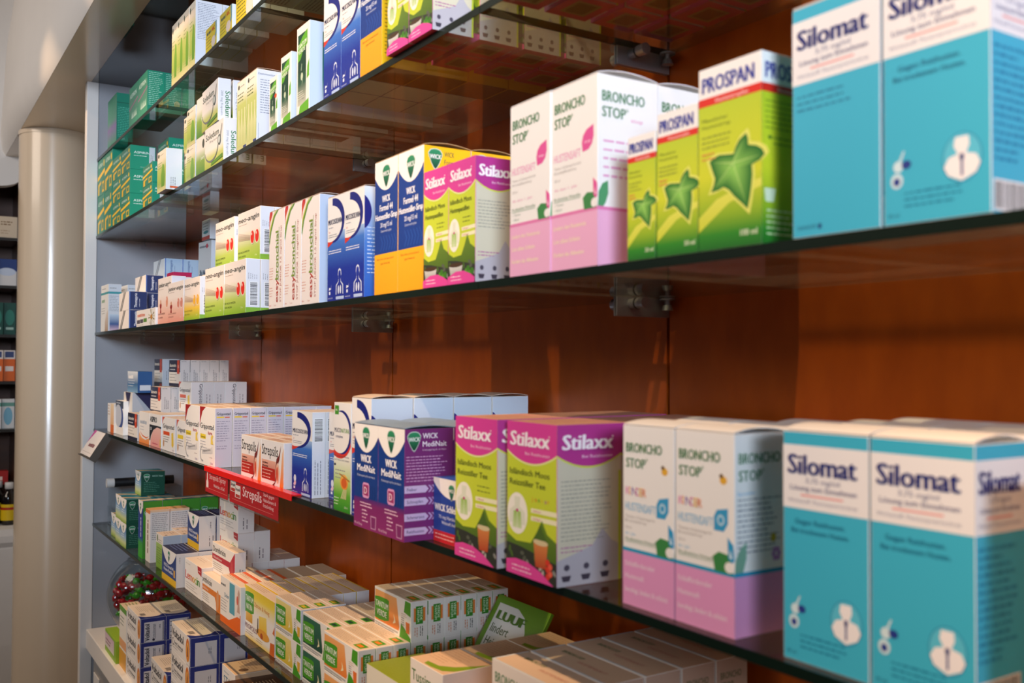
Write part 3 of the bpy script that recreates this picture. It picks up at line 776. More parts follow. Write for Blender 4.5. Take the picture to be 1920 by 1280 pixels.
    k.grad('F', 0, 0, 6.75, 3.6, (0, '#8a2a6c'), (.8, '#7c2567'), (1, '#4b2a78'))
    for i in range(5): k.poly('F', [(3.2+.6*i, 3.6), (3.5+.6*i, 4.3), (3.2+.6*i, 5.2), (3.35+.6*i, 5.2), (3.65+.6*i, 4.3), (3.4+.6*i, 3.6)], '#0e2e70')
    scallop(k, 'F', 1.3, 3.3); wick_logo(k, 'F', 3.4, 10.9, .95)
    k.text('F', 'WICK', 3.4, 7.85, .92, '#f6f6fb', w=2.9, bold=.05, align='c'); k.text('F', 'MediNait', 3.4, 6.75, .85, '#f6f6fb', w=5.0, bold=.035, align='c'); k.text('F', 'Erkältungssirup für die Nacht', 3.4, 6.1, .26, '#c6cfe8', w=5.0, align='c')
    k.poly('F', [(2.5, 3.9), (2.5, 5.2), (2.75, 5.45), (4.1, 5.45), (4.35, 5.2), (4.35, 3.9), (4.1, 3.65), (2.75, 3.65)], '#d79ac8'); k.poly('F', [(2.7, 4.0), (2.7, 5.2), (4.15, 5.2), (4.15, 3.9)], '#9a2f6a'); k.text('F', 'D', 3.0, 4.15, .85, '#f0d6e6', bold=.02)
    k.fine('F', 1.8, 2.95, 3.4, 2, .36, '#e6c2da', .14, 3, rag=.2); k.fine('F', 2.4, 2.1, 1.7, 4, .42, '#e6c2da', .14, 4); k.text('F', '90 ml Sirup', .2, .3, .32, '#e6c2da', w=2.2)
    k.poly('F', [(4.9, .25), (4.75, 1.75), (6.3, 1.75), (6.2, .25)], '#c99ac0'); k.poly('F', [(5.02, .35), (4.9, 1.62), (6.15, 1.62), (6.05, .35)], '#7c2a68')
    wick_logo(k, 'R', 1.15, 11.1, .78); k.text('R', 'WICK', 2.2, 11.25, .62, '#f0e8f2', w=1.9, bold=.02); k.text('R', 'MediNait', 2.2, 10.35, .62, '#f0e8f2', w=3.0, bold=.02); k.text('R', 'Erkältungssirup für die Nacht', 2.2, 9.9, .2, '#d8b8d4', w=3.0)
    k.fine('R', .2, 9.2, 5.2, 9, .33, '#cfa0cc', .1, 5, rag=.2)
    for y, t in ((5.35, 'Fieber'), (4.0, 'Schnupfen'), (2.3, 'Schmerzen'), (.75, 'Reizhusten')):
        k.poly('R', [(0, y-.05), (0, y+.75), (2.6, y+.75), (3.0, y+.35), (2.6, y-.05)], '#c9b4dc'); k.text('R', t, .3, y+.18, .36, '#4a3a72')
        for j in range(2): k.poly('R', [(2.9+.45*j, y-.05), (3.15+.45*j, y-.05), (3.5+.45*j, y+.35), (3.15+.45*j, y+.75), (2.9+.45*j, y+.75), (3.25+.45*j, y+.35)], '#b99acc')
    # blue lozenge carton with white curved top
    k = K('schl', 'capsule_carton', 'small blue capsule carton with white curved top', 8.1, 7.0, 5.0, '#1c3f9a', F='#1d429c', T='#2a56b4')
    k.rect('F', 0, 0, 8.1, 1.25, '#c8222c'); k.fine('F', .4, .8, 5.6, 2, .4, '#f2b8b4', .13, 2); scallop(k, 'F', .5, 2.1); wick_logo(k, 'F', 4.05, 5.75, .62)
    k.text('F', 'WICK Schleimlöser', .3, 3.45, .8, '#f4f6fb', w=7.2, bold=.04); k.text('F', '75 mg Hartkapseln', 1.2, 2.65, .38, '#d6ddf0', w=5.0); k.text('F', 'Wirkstoff: Ambroxol', 1.9, 2.05, .36, '#d6ddf0', w=4.2)
    # cough syrup: white scallop, blue, orange foot, yellow side
    k = K('wick', 'syrup_carton', 'blue and orange cough syrup carton with yellow side', 6.4, 16.3, 6.1, '#f0b81e', lid=.35, F='#143c8e', R='#f2bd1c', L='#f2bd1c', T='#b89a70', B='#8a5a20')
    k.rect('F', 0, 0, 6.4, 4.9, '#f6a818', '#f7b21e')
    for i in range(6): k.poly('F', [(1.6+.75*i, 5.2), (2.1+.75*i, 6.2), (1.6+.75*i, 7.1), (1.8+.75*i, 7.1), (2.35+.75*i, 6.2), (1.85+.75*i, 5.2)], '#2450a6')
    scallop(k, 'F', 1.9, 3.7); wick_logo(k, 'F', 3.2, 14.5, 1.0)
    k.text('F', 'WICK', 3.2, 11.2, .85, '#f4f6fb', w=2.2, bold=.03, align='c'); k.text('F', 'Formel 44', 3.2, 10.15, .82, '#f4f6fb', w=3.6, bold=.03, align='c'); k.text('F', 'Hustenstiller-Sirup', 3.2, 9.1, .78, '#f4f6fb', w=6.0, bold=.03, align='c'); k.text('F', '20 mg/15 ml', 3.2, 8.15, .62, '#e6ebf7', w=3.2, align='c'); k.text('F', 'Dextromethorphan', 3.2, 7.55, .32, '#c9d3ec', w=2.9, align='c')
    k.text('F', 'Bitte sofort und ausreichend', .7, 4.15, .3, '#b0501a', w=4.6); k.text('F', 'gegen Hustenreiz', 1.7, 3.6, .3, '#b0501a', w=2.6)
    wick_logo(k, 'R', 1.45, 15.0, .85); k.text('R', 'WICK', 2.6, 15.2, .6, '#2f5a46', w=1.3); k.text('R', 'Formel 44', 2.6, 14.3, .6, '#2f5a46', w=2.4); k.text('R', 'Hustenstiller', 2.6, 13.4, .6, '#2f5a46', w=2.9)
    k.fine('R', .4, 12.4, 4.9, 24, .47, '#a07a10', .13, 4, rag=.4)
    # mucus syrup
    k = K('muc', 'syrup_carton', 'tall blue and white syrup carton with navy crescent', 6.1, 14.1, 5.8, WH, lid=.2, R='#5d8fd8', L='#5d8fd8', K='#5d8fd8', T='#cdb7a4')
    swoosh(k, 'F', 6.1, 14.1)
    k.grad('R', 0, 0, 5.8, 14.1, (0, '#2f62c4'), (.5, '#4a80d2'), (.78, '#a9c4ea'), (1, '#e6edf6')); k.ell('R', -.6, 10.8, 1.6, 2.3, '#17227e'); k.fine('R', .4, 8.8, 4.6, 13, .48, '#cfe0f6', .13, 5, rag=.5)
    k = K('mucl', 'syrup_carton', 'large white and blue syrup carton with navy crescent', 5.85, 15.1, 5.75, WH, lid=.28, R='#cfdcec', L='#cfdcec', T='#d8c4b2')
    swoosh(k, 'F', 5.85, 15.1); k.ell('R', -.5, 10.6, 1.7, 2.6, '#17227e'); k.grad('R', 0, 0, 5.75, 7.0, (0, '#4a80d2'), (1, '#cfdcec'))
    k = K('mucloz', 'lozenge_carton', 'blue and white lozenge carton with navy crescent', 8.1, 12.4, 2.0, WH, R='#e9e7ea', T='#e6d6c8')
    swoosh(k, 'F', 8.1, 12.4); k.barcode('R', .35, 8.2, 1.2, 3.2, vertical=True); k.fine('R', .5, .5, 6.0, 3, .42, '#6a6a74', .1, 4, rot=90)
    k.ell('F', 1.3, 2.3, .5, .55, '#e6ecf8', n=14); k.poly('F', [(.8, 1.3), (1.4, 1.2), (1.8, 1.8), (1.1, 1.9)], '#f0c8d8')
    k = K('nat', 'syrup_carton', 'white and green syrup carton with honey picture', 5.55, 14.3, 4.6, WH, T='#d9cdbd')
    k.grad('F', 0, 0, 5.55, 7.2, (0, '#2f8a24'), (.3, '#5fae32'), (.55, '#b9d67c'), (1, WH))
    k.ell('F', 1.9, 9.9, 4.0, 3.0, '#dd3a2a'); k.ell('F', 2.6, 10.4, 3.2, 2.9, '#17227e'); k.ell('F', 1.9, 10.35, 3.3, 2.75, WH); k.rect('F', 0, 9.2, .5, 13, WH)
    k.rect('F', .3, 12.7, 1.6, 13.9, '#4a9a2c'); k.text('F', 'NEU', .5, 13.15, .3, '#eef6e0'); k.text('F', 'MUCO', .25, 10.35, .62, '#20214a', w=2.1); k.text('F', 'NATURAL', 2.4, 10.35, .62, '#5a9a34', w=2.8); k.text('F', 'complete', .6, 9.65, .4, '#3a3f6a', w=2.4)
    k.text('F', 'Bei trockenem Husten', .2, 7.1, .3, '#4a4a5a', w=4.8); k.text('F', 'und Husten mit Schleim', .2, 6.6, .3, '#4a4a5a', w=4.9); k.rect('F', .1, 5.9, .7, 6.2, '#20294a'); k.fine('F', .5, 5.3, 3.6, 3, .5, '#8a8a90', .13, 3)
    k.ell('F', 3.5, 3.9, 1.3, 1.0, '#e8932a', '#f2b85a'); k.ell('F', 3.5, 3.8, .9, .65, '#d8642a', n=14); k.poly('F', [(2.0, 5.0), (5.3, 4.3), (5.3, 4.05), (2.0, 4.8)], '#b4813a')
    for i in range(4): k.poly('F', [(3.3+.3*i, 3.0), (2.4+.5*i, 1.7), (2.7+.5*i, 1.7), (3.5+.3*i, 3.0)], '#d6d29a')
    k.fine('F', .2, 1.6, 1.6, 3, .4, '#d8ecc8', .13, 5); k.text('F', '120 ml', 3.6, .5, .3, '#e6f2d8')
kinds_mid()

# ---------------------------------------------------------------- smaller cartons, left-hand side
def kinds_c():
    # red drop lozenges (neo), lemon and children's variants
    def angin(key, ds, w, h, d, title, drops, low, low2, side='#dfe2ea', bar=True, star=False):
        k = K(key, 'lozenge_carton', ds, w, h, d, '#f4e9e0', R=side, T='#e6d6c8', end=True)
        k.grad('F', 0, 0, w, h*.62, (0, low), (.45, low2), (1, '#f4e9e0'))
        if not star:
            for i in range(9): k.poly('F', [(w*.04, h*(.60-.018*i)), (w*.04, h*(.606-.018*i)), (w*.62, h*(.50-.010*i)), (w*.62, h*(.494-.010*i))], '#c3a596')
        k.text('F', title, w*.03, h*.80, h*.105, '#262a22', w=w*.92, bold=.035, shear=.1); k.fine('F', w*.05, h*.745, w*.42, 1, .3, '#b59d90', .11)
        for i in (0, 1):
            k.ell('F', w*(.68+.19*i), h*.46, w*.092, h*.135, '#f6e4d8'); k.ell('F', w*(.68+.19*i), h*.46, w*.078, h*.12, drops); k.ell('F', w*(.65+.19*i), h*.52, w*.02, h*.03, '#f8d8cc', n=10)
        if star: k.ell('F', w*.22, h*.40, w*.07, h*.07, '#9a2a24', n=12); k.ell('F', w*.22, h*.48, w*.045, h*.05, '#d8a080', n=12); k.poly('F', [(w*.17, h*.24), (w*.27, h*.24), (w*.24, h*.36), (w*.20, h*.36)], '#9a2a24')
        k.text('F', 'BEI HALSSCHMERZEN', w*.04, h*.20, h*.038, '#4a5a20' if not star else '#8a4a3a', w=w*.5); k.text('F', 'UND ANGINA' if not star else 'AB KINDER', w*.04, h*.12, h*.038, '#4a5a20' if not star else '#8a4a3a', w=w*.34); k.text('F', '24 Stk.', w*.78, h*.09, h*.035, '#eef4d0')
        k.rect('R', 0, 0, d, h*.10, '#7fae3a' if not star else '#e09a88')
        if bar: k.barcode('R', d*.30, h*.14, d*.5, h*.42, vertical=True)
        for j in range(5): k.fine('R', d*.2+j*d*.14, h*.62, h*.12, 1, .3, '#555a66', .06, j, rot=90)
        return k
    angin('neo', 'white lozenge carton with two red drops', 12.4, 9.2, 2.45, 'neo-angin', '#e2301f', '#86b62a', '#b7cc62')
    angin('neoy', 'white and green lozenge carton with two yellow drops', 11.9, 8.3, 2.45, 'neo-angin', '#f2b62a', '#8fbb2c', '#f0c848')
    angin('jun', 'pale pink lozenge carton with two small drops', 13.0, 8.4, 2.5, 'junior-angin', '#d98a78', '#efa08c', '#f2bda8', star=True)
    angin('junt', 'taller pale pink lozenge carton with two small drops', 12.0, 10.2, 3.0, 'junior-angin', '#e09a7c', '#f0a892', '#f3c2ae', star=True)
    # upright syrup with vertical lettering
    k = K('easy', 'syrup_carton', 'white syrup carton with vertical red and green lettering', 7.0, 15.3, 3.6, '#f5ece6', R='#cfd6e6', T='#d8c0ae', lid=.15)
    k.poly('F', [(0, 11.6), (.25, 13.2), (1.2, 14.7), (2.2, 15.3), (0, 15.3)], '#f5ece6'); k.poly('F', [(0, 12.4), (.5, 13.8), (1.4, 14.8), (1.5, 15.3), (.35, 15.3), (0, 14.6)], '#e2742a', '#c4283a')
    k.poly('F', [(0, 10.6), (.6, 12.6), (2.2, 14.6), (3.6, 15.3), (4.4, 15.3), (2.6, 14.3), (1.0, 12.2), (.25, 10.2)], '#6f9a3a'); k.poly('F', [(0, 11.4), (.5, 12.9), (1.9, 14.6), (2.9, 15.3), (3.2, 15.3), (2.0, 14.4), (.7, 12.7), (0, 11.1)], '#d8cf5a')
    k.text('F', 'easy', 4.4, .9, 1.35, '#b8402c', w=3.5, bold=.03, rot=90); k.text('F', 'bronchial', 4.4, 4.45, 1.35, '#7f9c34', w=7.5, bold=.03, rot=90); k.rect('F', 4.62, 4.2, 4.72, 12.6, '#7f9c34')
    k.text('F', 'STOP JUNIOR 1,5 mg/ml Sirup', 5.75, .9, .62, '#b05a48', w=11.8, rot=90)
    k.fine('F', .25, 6.3, 2.0, 5, .42, '#dba090', .12, 2); k.fine('F', .25, 3.2, 1.9, 4, .42, '#dba090', .12, 4); k.text('F', '200 ml', .3, .4, .24, '#d0604a'); k.text('F', 'Trogalen', 2.4, .4, .24, '#d9a898')
    k.fine('R', 1.2, 12, 2.0, 7, 1.0, '#8f97a8', .14, 5, rag=.7)
    k = K('teal', 'syrup_carton', 'tall white carton with teal stripe', 10.6, 13.0, 3.4, '#eceae4', R='#d9dbe0')
    for f, ww in (('F', 10.6), ('R', 3.4)): k.rect(f, 0, 10.3, ww, 10.9, '#3f9aa0'); k.fine(f, ww*.1, 11.8, ww*.6, 1, .3, '#7a7a78', .2)
    k.fine('F', 1.2, 8.1, 4.6, 1, 1, '#7fa67c', .9, 3, rag=.1); k.fine('F', 1, 6.4, 6, 3, .7, '#8a8a84', .14, 2); k.poly('F', [(6, 0), (6, 2.5), (8, 5), (10.6, 6), (10.6, 0)], '#b89a80', '#e6dccf'); k.fine('R', .3, 9.6, 2.7, 10, .45, '#8a8f96', .12, 3); k.grad('R', .4, .2, 3.2, 4.6, (0, '#d8b6c4'), (.4, '#3a5a92'), (1, '#c9d6e2'))
    # navy painkiller packs
    for key, ds, c, c2 in (('thom', 'white and navy tablet carton with slanted stripe', '#182a5e', '#f0f2f6'), ('thomb', 'pale blue tablet carton with slanted stripe', '#9db7d0', '#2a4a86')):
        k = K(key, 'tablet_carton', ds, 12.6, 4.65, 4.4, '#ece6e0' if key == 'thom' else '#cfdbe6', end=True, R=c, T='#d9d5d0' if key == 'thom' else c)
        k.poly('F', [(1.2, 0), (3.6, 0), (8.6, 4.65), (6.2, 4.65)], '#2a2a34' if key == 'thom' else '#4a6a8a'); k.poly('F', [(2.1, 0), (2.7, 0), (7.7, 4.65), (7.1, 4.65)], '#e8e4de')
        k.text('R', 'Thomapyrin', 1.95, .6, .7, c2, w=3.6, rot=90); k.fine('R', 2.6, .8, 2.6, 1, .3, c2, .08, 2, rot=90); k.rect('R', .08, 0, .3, 4.65, '#4a6ab0')
    k = K('mag', 'carton', 'white carton with magenta top edge', 6.0, 12.6, 4.2, '#ece2dc', T='#a5124a'); k.rect('F', 0, 11.5, 6, 12.6, '#a5124a'); k.rect('R', 0, 11.5, 4.2, 12.6, '#b0144f'); k.fine('F', .5, 10, 4.5, 8, .8, '#a89a96', .2, 4)
    k = K('flu', 'flat_carton', 'long flat white carton with daisy picture', 20.6, 3.9, 4.2, '#f1ebe4', end=True)
    k.fine('F', 1.2, 2.3, 9, 1, .9, '#d9826a', .7, 3, rag=.1); k.rect('F', .7, .7, 4.0, 1.6, '#5a5660'); k.rect('F', 4.3, .8, 7.6, 1.7, '#5a5660'); k.rect('F', 8.0, .9, 11.6, 1.8, '#5f8f3a'); k.fine('F', .8, .3, 8, 1, .3, '#9a9a96', .1)
    for a in range(14): k.poly('F', [(16.5, 1.9), (16.5+3.2*math.cos(a*.449), 1.9+1.9*math.sin(a*.449)), (16.5+3.2*math.cos(a*.449+.2), 1.9+1.9*math.sin(a*.449+.2))], ('#c9c4a8', '#8a7a4a', '#f4f2ea')[a % 3])
    k.ell('F', 16.5, 1.9, 1.0, .6, '#c8862a', n=14)
    k = K('greyb', 'tablet_carton', 'tall pale grey blue carton with splash picture', 11.4, 21.0, 2.4, '#c6d0d8'); k.fine('F', 1, 19.5, 9, 1, .4, '#5a6a7a', .5); k.ell('F', 7.6, 19.8, .8, .6, '#c0304a', n=10)
    for i in range(30): k.ell('F', 1.2+(i*37 % 90)/10, 7+(i*53 % 105)/10, .45+.04*(i % 8), .6, ('#5a6f80', '#8fa3b2', '#3d5064')[i % 3], n=7, rot=i*30)
    k = K('greys', 'tablet_carton', 'small pale grey carton with red base', 6.8, 5.0, 2.2, '#d3dce2'); k.rect('F', 0, 0, 6.8, .9, '#b04a44'); k.fine('F', .9, 4.0, 5, 3, .7, '#5a7080', .2, 3); k.ell('F', 3.4, 1.9, 2.2, .4, '#3f8a96', n=14)
kinds_c()

def kinds_d():
    k = K('orp', 'tablet_carton', 'white carton with orange edge', 8.8, 7.9, 3.0, WH, R='#e8dccf'); k.rect('F', 4.2, 0, 8.8, 7.9, '#f0b070', '#f4dcb8'); k.rect('F', 4.4, 0, 8.8, 2.2, '#e8742a'); k.fine('F', .6, 7.2, 3, 4, .8, '#b98a6a', .25, 3)
    k = K('moon', 'capsule_carton', 'white carton with navy crescent', 10.2, 9.0, 3.0, WH); k.rect('F', 0, 7.0, 10.2, 9, '#3f4a5e'); k.ell('F', 6, 4.6, 4.2, 3.0, '#3a5296'); k.ell('F', 3.6, 5.0, 4.4, 3.0, '#c4cbd8'); k.rect('F', 0, 0, 10.2, 2.0, WH); k.fine('F', 1, 8.2, 6, 1, .3, '#b9c2d0', .4)
    k = K('mom', 'tablet_carton', 'large grey carton with navy triangles', 10.8, 11.4, 4.7, '#dcd9d4', R='#b7bac1', T='#cfc8c0')
    k.poly('F', [(2.2, 11.4), (8.8, 11.4), (5.6, 6.2)], '#221f4a'); k.poly('F', [(1.0, 2.2), (5.2, 7.0), (9.6, 2.2)], '#221f4a'); k.rect('F', 0, .3, 10.8, .9, '#b9b3ae'); k.fine('F', .6, 7.0, 4.6, 1, .8, '#b02a3a', .6, 3, rag=.1)
    k.poly('R', [(.6, 11.4), (4.7, 11.4), (4.7, 6.6), (3.4, 8.2)], '#221f4a'); k.fine('R', .2, 5.2, 4.2, 1, .8, '#9a2a4a', .6, 3, rag=.1)
    k = K('blu', 'tablet_carton', 'blue and white carton lying on the big grey one', 12.0, 5.5, 3.6, '#2d5a8a', R='#1f4f86', T='#24507f', end=True); k.grad('F', 0, 0, 12, 5.5, (0, '#7fa8c8'), (.4, '#3a6a9a'), (1, '#dfe6ec')); k.fine('F', 1.2, 3.6, 6, 1, 1, '#f2f2f2', .9, 3, rag=.1); k.fine('F', 1, 3, 8, 3, .7, '#c9d6e2', .2, 3); k.rect('R', .5, .6, 3.2, 2.0, '#c4ccd6')
    k = K('ibu', 'tablet_carton', 'navy-white tablet carton with red tab', 11.4, 6.6, 2.35, '#e9e3dc', R='#c9c2bf', T='#c9b9a9', end=True)
    k.rect('F', 0, 3.6, 11.4, 6.6, '#24263e'); k.rect('F', 8.2, 3.2, 10.6, 6.6, '#cf4a2c'); k.rect('F', 9, 4.6, 10, 5.4, '#e8a090'); k.text('F', 'ibumetin', .9, 4.9, .9, '#f2efe9', w=6.2, bold=.03); k.fine('F', 1, 4.1, 6, 1, .3, '#c9c9d2', .3); k.rect('F', 0, 0, 11.4, .8, '#24263e'); k.fine('F', .7, 2.9, 7.5, 3, .75, '#8a8482', .16, 3)
    k.fine('R', 1.0, 1.2, 3.2, 3, .38, '#6a6a6e', .14, 5, rot=90); k.fine('R', .3, 6.2, 1.4, 1, .3, '#7a7a7c', .12)
    k = K('ibuw', 'tablet_carton', 'wide grey tablet carton turned sideways', 9.0, 6.9, 4.4, '#e9e3dc', R='#b9bec6', T='#b9b0a8'); k.rect('F', 0, 3.9, 9, 6.9, '#24263e'); k.rect('F', 6.2, 3.4, 8.6, 6.9, '#cf4a2c'); k.text('F', 'ibumetin', .5, 5.2, .9, '#f2efe9', w=5.2, bold=.03); k.rect('F', 0, 0, 9, .8, '#24263e'); k.fine('F', .6, 3.0, 6.5, 3, .75, '#8a8482', .16, 3); k.fine('R', 1.2, 1.4, 3.2, 2, .5, '#6a7078', .14, 5, rot=90); k.fine('R', 2.2, 4.2, 2, 1, .4, '#5a6068', .1, 2, rot=90)
    k = K('oran', 'tablet_carton', 'white tablet carton with orange waves', 11.3, 7.45, 3.6, WH, T='#e2cfba', end=True); k.fine('F', 1.2, 4.6, 7.6, 1, .9, '#a9b6c6', .8, 3, rag=.1); k.fine('F', 1.2, 3.8, 5, 2, .7, '#b9bdc6', .2, 3); k.poly('F', [(0, 0), (0, 2.4), (3, 1.2), (7, .9), (11.3, 1.6), (11.3, 0)], '#f08a3a', '#f7c08a'); k.poly('F', [(0, 2.9), (4, 1.6), (8, 1.3), (11.3, 2.0), (8, 1.6), (4, 1.9)], '#e86a24')
    k = K('aspro', 'tablet_carton', 'white tablet carton with black band and pink disc', 11.4, 7.5, 3.6, WH, T='#e2cfba'); k.ell('F', 8.5, 0, 7.6, 4.6, '#f0a09a', '#f6c8bc'); k.poly('F', [(0, 1.2), (0, 4.9), (11.4, 4.9), (11.4, 4.4), (7.5, 4.55), (4, 3.8), (1.6, 2.4), (.8, 1.2)], '#2a2f36'); k.text('F', 'ASPRO', .6, 5.6, 1.3, '#22242a', w=6.6, bold=.05); k.text('F', '500', .7, 3.6, .8, '#e6e6e6'); k.rect('F', 10.3, .3, 11.4, 2.0, '#e8c04a'); k.fine('F', 3, .6, 6, 1, .4, '#c8506a', .25)
    for key, ds, c in (('grs', 'small white capsule carton with orange tab', '#e2562a'), ('grsy', 'small white capsule carton with yellow tab', '#f0d43a')):
        k = K(key, 'capsule_carton', ds, 11.6 if key == 'grs' else 9.4, 7.3, 2.6, WH, R='#dcd4d0', T='#e0ccb8', end=True); w = k.w
        k.poly('F', [(0, 7.3), (w*.22, 7.3), (w*.08, 6.6), (0, 5.6)], '#d9634e'); k.text('F', 'Grippostad', w*.08, 4.9, 1.0, '#2a2632', w=w*.84, bold=.02); k.rect('F', w*.1, 3.4, w*.58, 4.2, c); k.fine('F', w*.1, 2.9, w*.5, 3, .5, '#7a726e', .15, 3)
        k.poly('F', [(w*.74, 1.4), (w*.72, 4.0), (w*.86, 4.3), (w*.9, 1.6), (w*.82, 1.0)], '#f0cc4a'); k.ell('F', w*.13, 1.5, w*.05, .8, '#c8946a', n=12); k.text('F', 'STADA', w*.8, .3, .3, '#9a8a9a')
        k.text('R', 'Grippostad', 1.9, 6.9, .8, '#2a2632', w=5.4, rot=-90, bold=.02); k.rect('R', 1.5, .5, 2.1, 1.2, '#f0cc6a')
    k = K('grp', 'capsule_carton', 'white capsule carton with plain printed end', 11.6, 7.3, 2.6, WH, R='#d2cac6', T='#e0ccb8', end=True); k.fine('R', 1.0, 1.2, 4.0, 2, .7, '#7a7274', .16, 4, rot=90)
    k = K('grf', 'sachet_carton', 'white sachet carton with red corner and yellow tab', 10.6, 11.0, 3.15, WH, R='#cfc9d2', T='#e2cdb8')
    k.poly('F', [(0, 11), (4.2, 11), (1.9, 10.1), (.6, 8.4), (0, 6.9)], '#a92424'); k.text('F', 'Grippostad', .6, 6.9, 1.05, '#22202c', w=9.2, bold=.02); k.text('F', 'forte', 6.0, 5.9, .72, '#c03228', w=2.8); k.rect('F', .6, 4.9, 4.4, 5.8, '#f0d63a'); k.text('F', 'Granulat', .9, 5.1, .45, '#5a4a2a', w=3.2); k.fine('F', .6, 4.3, 5.2, 4, .55, '#9a9aa8', .14, 3)
    for i in range(12):
        a = math.pi*(.5+1.1*i/12); b = math.pi*(.5+1.1*(i+1)/12); k.poly('F', [(2.2+1.7*math.cos(a), 2.1+1.5*math.sin(a)), (2.2+1.7*math.cos(b), 2.1+1.5*math.sin(b)), (2.2+1.3*math.cos(b), 2.1+1.15*math.sin(b)), (2.2+1.3*math.cos(a), 2.1+1.15*math.sin(a))], '#8f9094', '#c9cacd')
    k.poly('F', [(1.9, 2.0), (2.1, 2.9), (8.2, 3.5), (9.0, 3.9), (9.2, 2.6), (8.2, 2.4)], '#c9c9cc', '#e6e4e2'); k.text('F', 'Grippostad forte', 2.4, 2.4, .4, '#4a4a52', w=5.4, rot=6)
    k.poly('F', [(8.0, 4.2), (8.0, 5.6), (9.0, 6.0), (9.6, 5.8), (9.0, 5.2), (9.4, 4.6), (9.8, 4.2)], '#f0d25a'); k.text('F', 'STADA', 7.6, .4, .42, '#a08fb0'); k.fine('F', 7.2, 1.6, 2, 1, .4, '#b09a9a', .14)
    k.text('R', 'Grippostad', .3, 9.7, .55, '#2a2632', w=2.5, bold=.02); k.rect('R', .3, 9.2, 1.7, 9.45, '#f0cc3a'); k.rect('R', 1.8, 9.2, 2.7, 9.4, '#d86a4a'); k.fine('R', .3, 8.5, 2.5, 9, .45, '#8f8a9c', .12, 4); k.fine('R', .3, 3.9, 2.5, 2, .45, '#8f8a9c', .12, 6)
    k.fine('T', .6, 2.7, 8, 5, .42, '#b98a66', .12, 4)
    k = K('strep', 'lozenge_carton', 'white lozenge carton with red panel and swoosh', 10.6, 7.1, 2.2, WH, R='#e6e2e4', T='#e8d4c2', end=True)
    k.poly('F', [(8.9, 0), (9.4, 2.6), (9.9, 5.4), (10.6, 6.4), (10.6, 0)], '#ee7f24', '#f6d0a8')
    k.text('F', 'Strepsils', .35, 4.7, 1.75, '#1d1a1c', w=7.6, bold=.01); k.rect('F', .3, .8, 7.0, 3.9, '#a3221c', '#f0b8a0'); k.rect('F', .3, .8, 6.7, 2.7, '#b5281f'); k.fine('F', .7, 3.3, 3.2, 2, .5, '#4a2020', .22, 3); k.fine('F', .7, 2.2, 5, 3, .55, '#f0c0b0', .16, 5)
    k.poly('F', [(6.2, 0), (7.2, .9), (7.5, 2.2), (7.9, 3.4), (8.7, 4.4), (9.4, 6.6), (8.4, 5.0), (7.4, 4.4), (7.0, 3.2), (7.1, 1.6), (6.9, .8), (5.2, 0)], '#7a2a24'); k.ell('F', 7.9, 2.2, .8, 1.6, '#f2c2a4'); k.ell('F', 7.75, 2.1, .45, 1.1, '#d8563a'); k.fine('T', .5, 1.7, 8.6, 4, .38, '#c86a4a', .14, 4)
    k = K('bgr', 'syrup_carton', 'white carton with blue top and green base cut by the right frame edge', 6.8, 13.6, 5.0, WH); k.rect('F', 0, 8.7, 6.8, 13.6, '#1f5fc0', '#2a70d0'); k.ell('F', 2.4, 11.4, 2.2, 1.2, '#dfe8f6'); k.grad('F', 0, 0, 6.8, 4.2, (0, '#2f7a24'), (.8, '#7fae4a'), (1, WH)); k.fine('F', .6, 8.0, 4, 4, .7, '#8a8a90', .2, 3)
kinds_d()

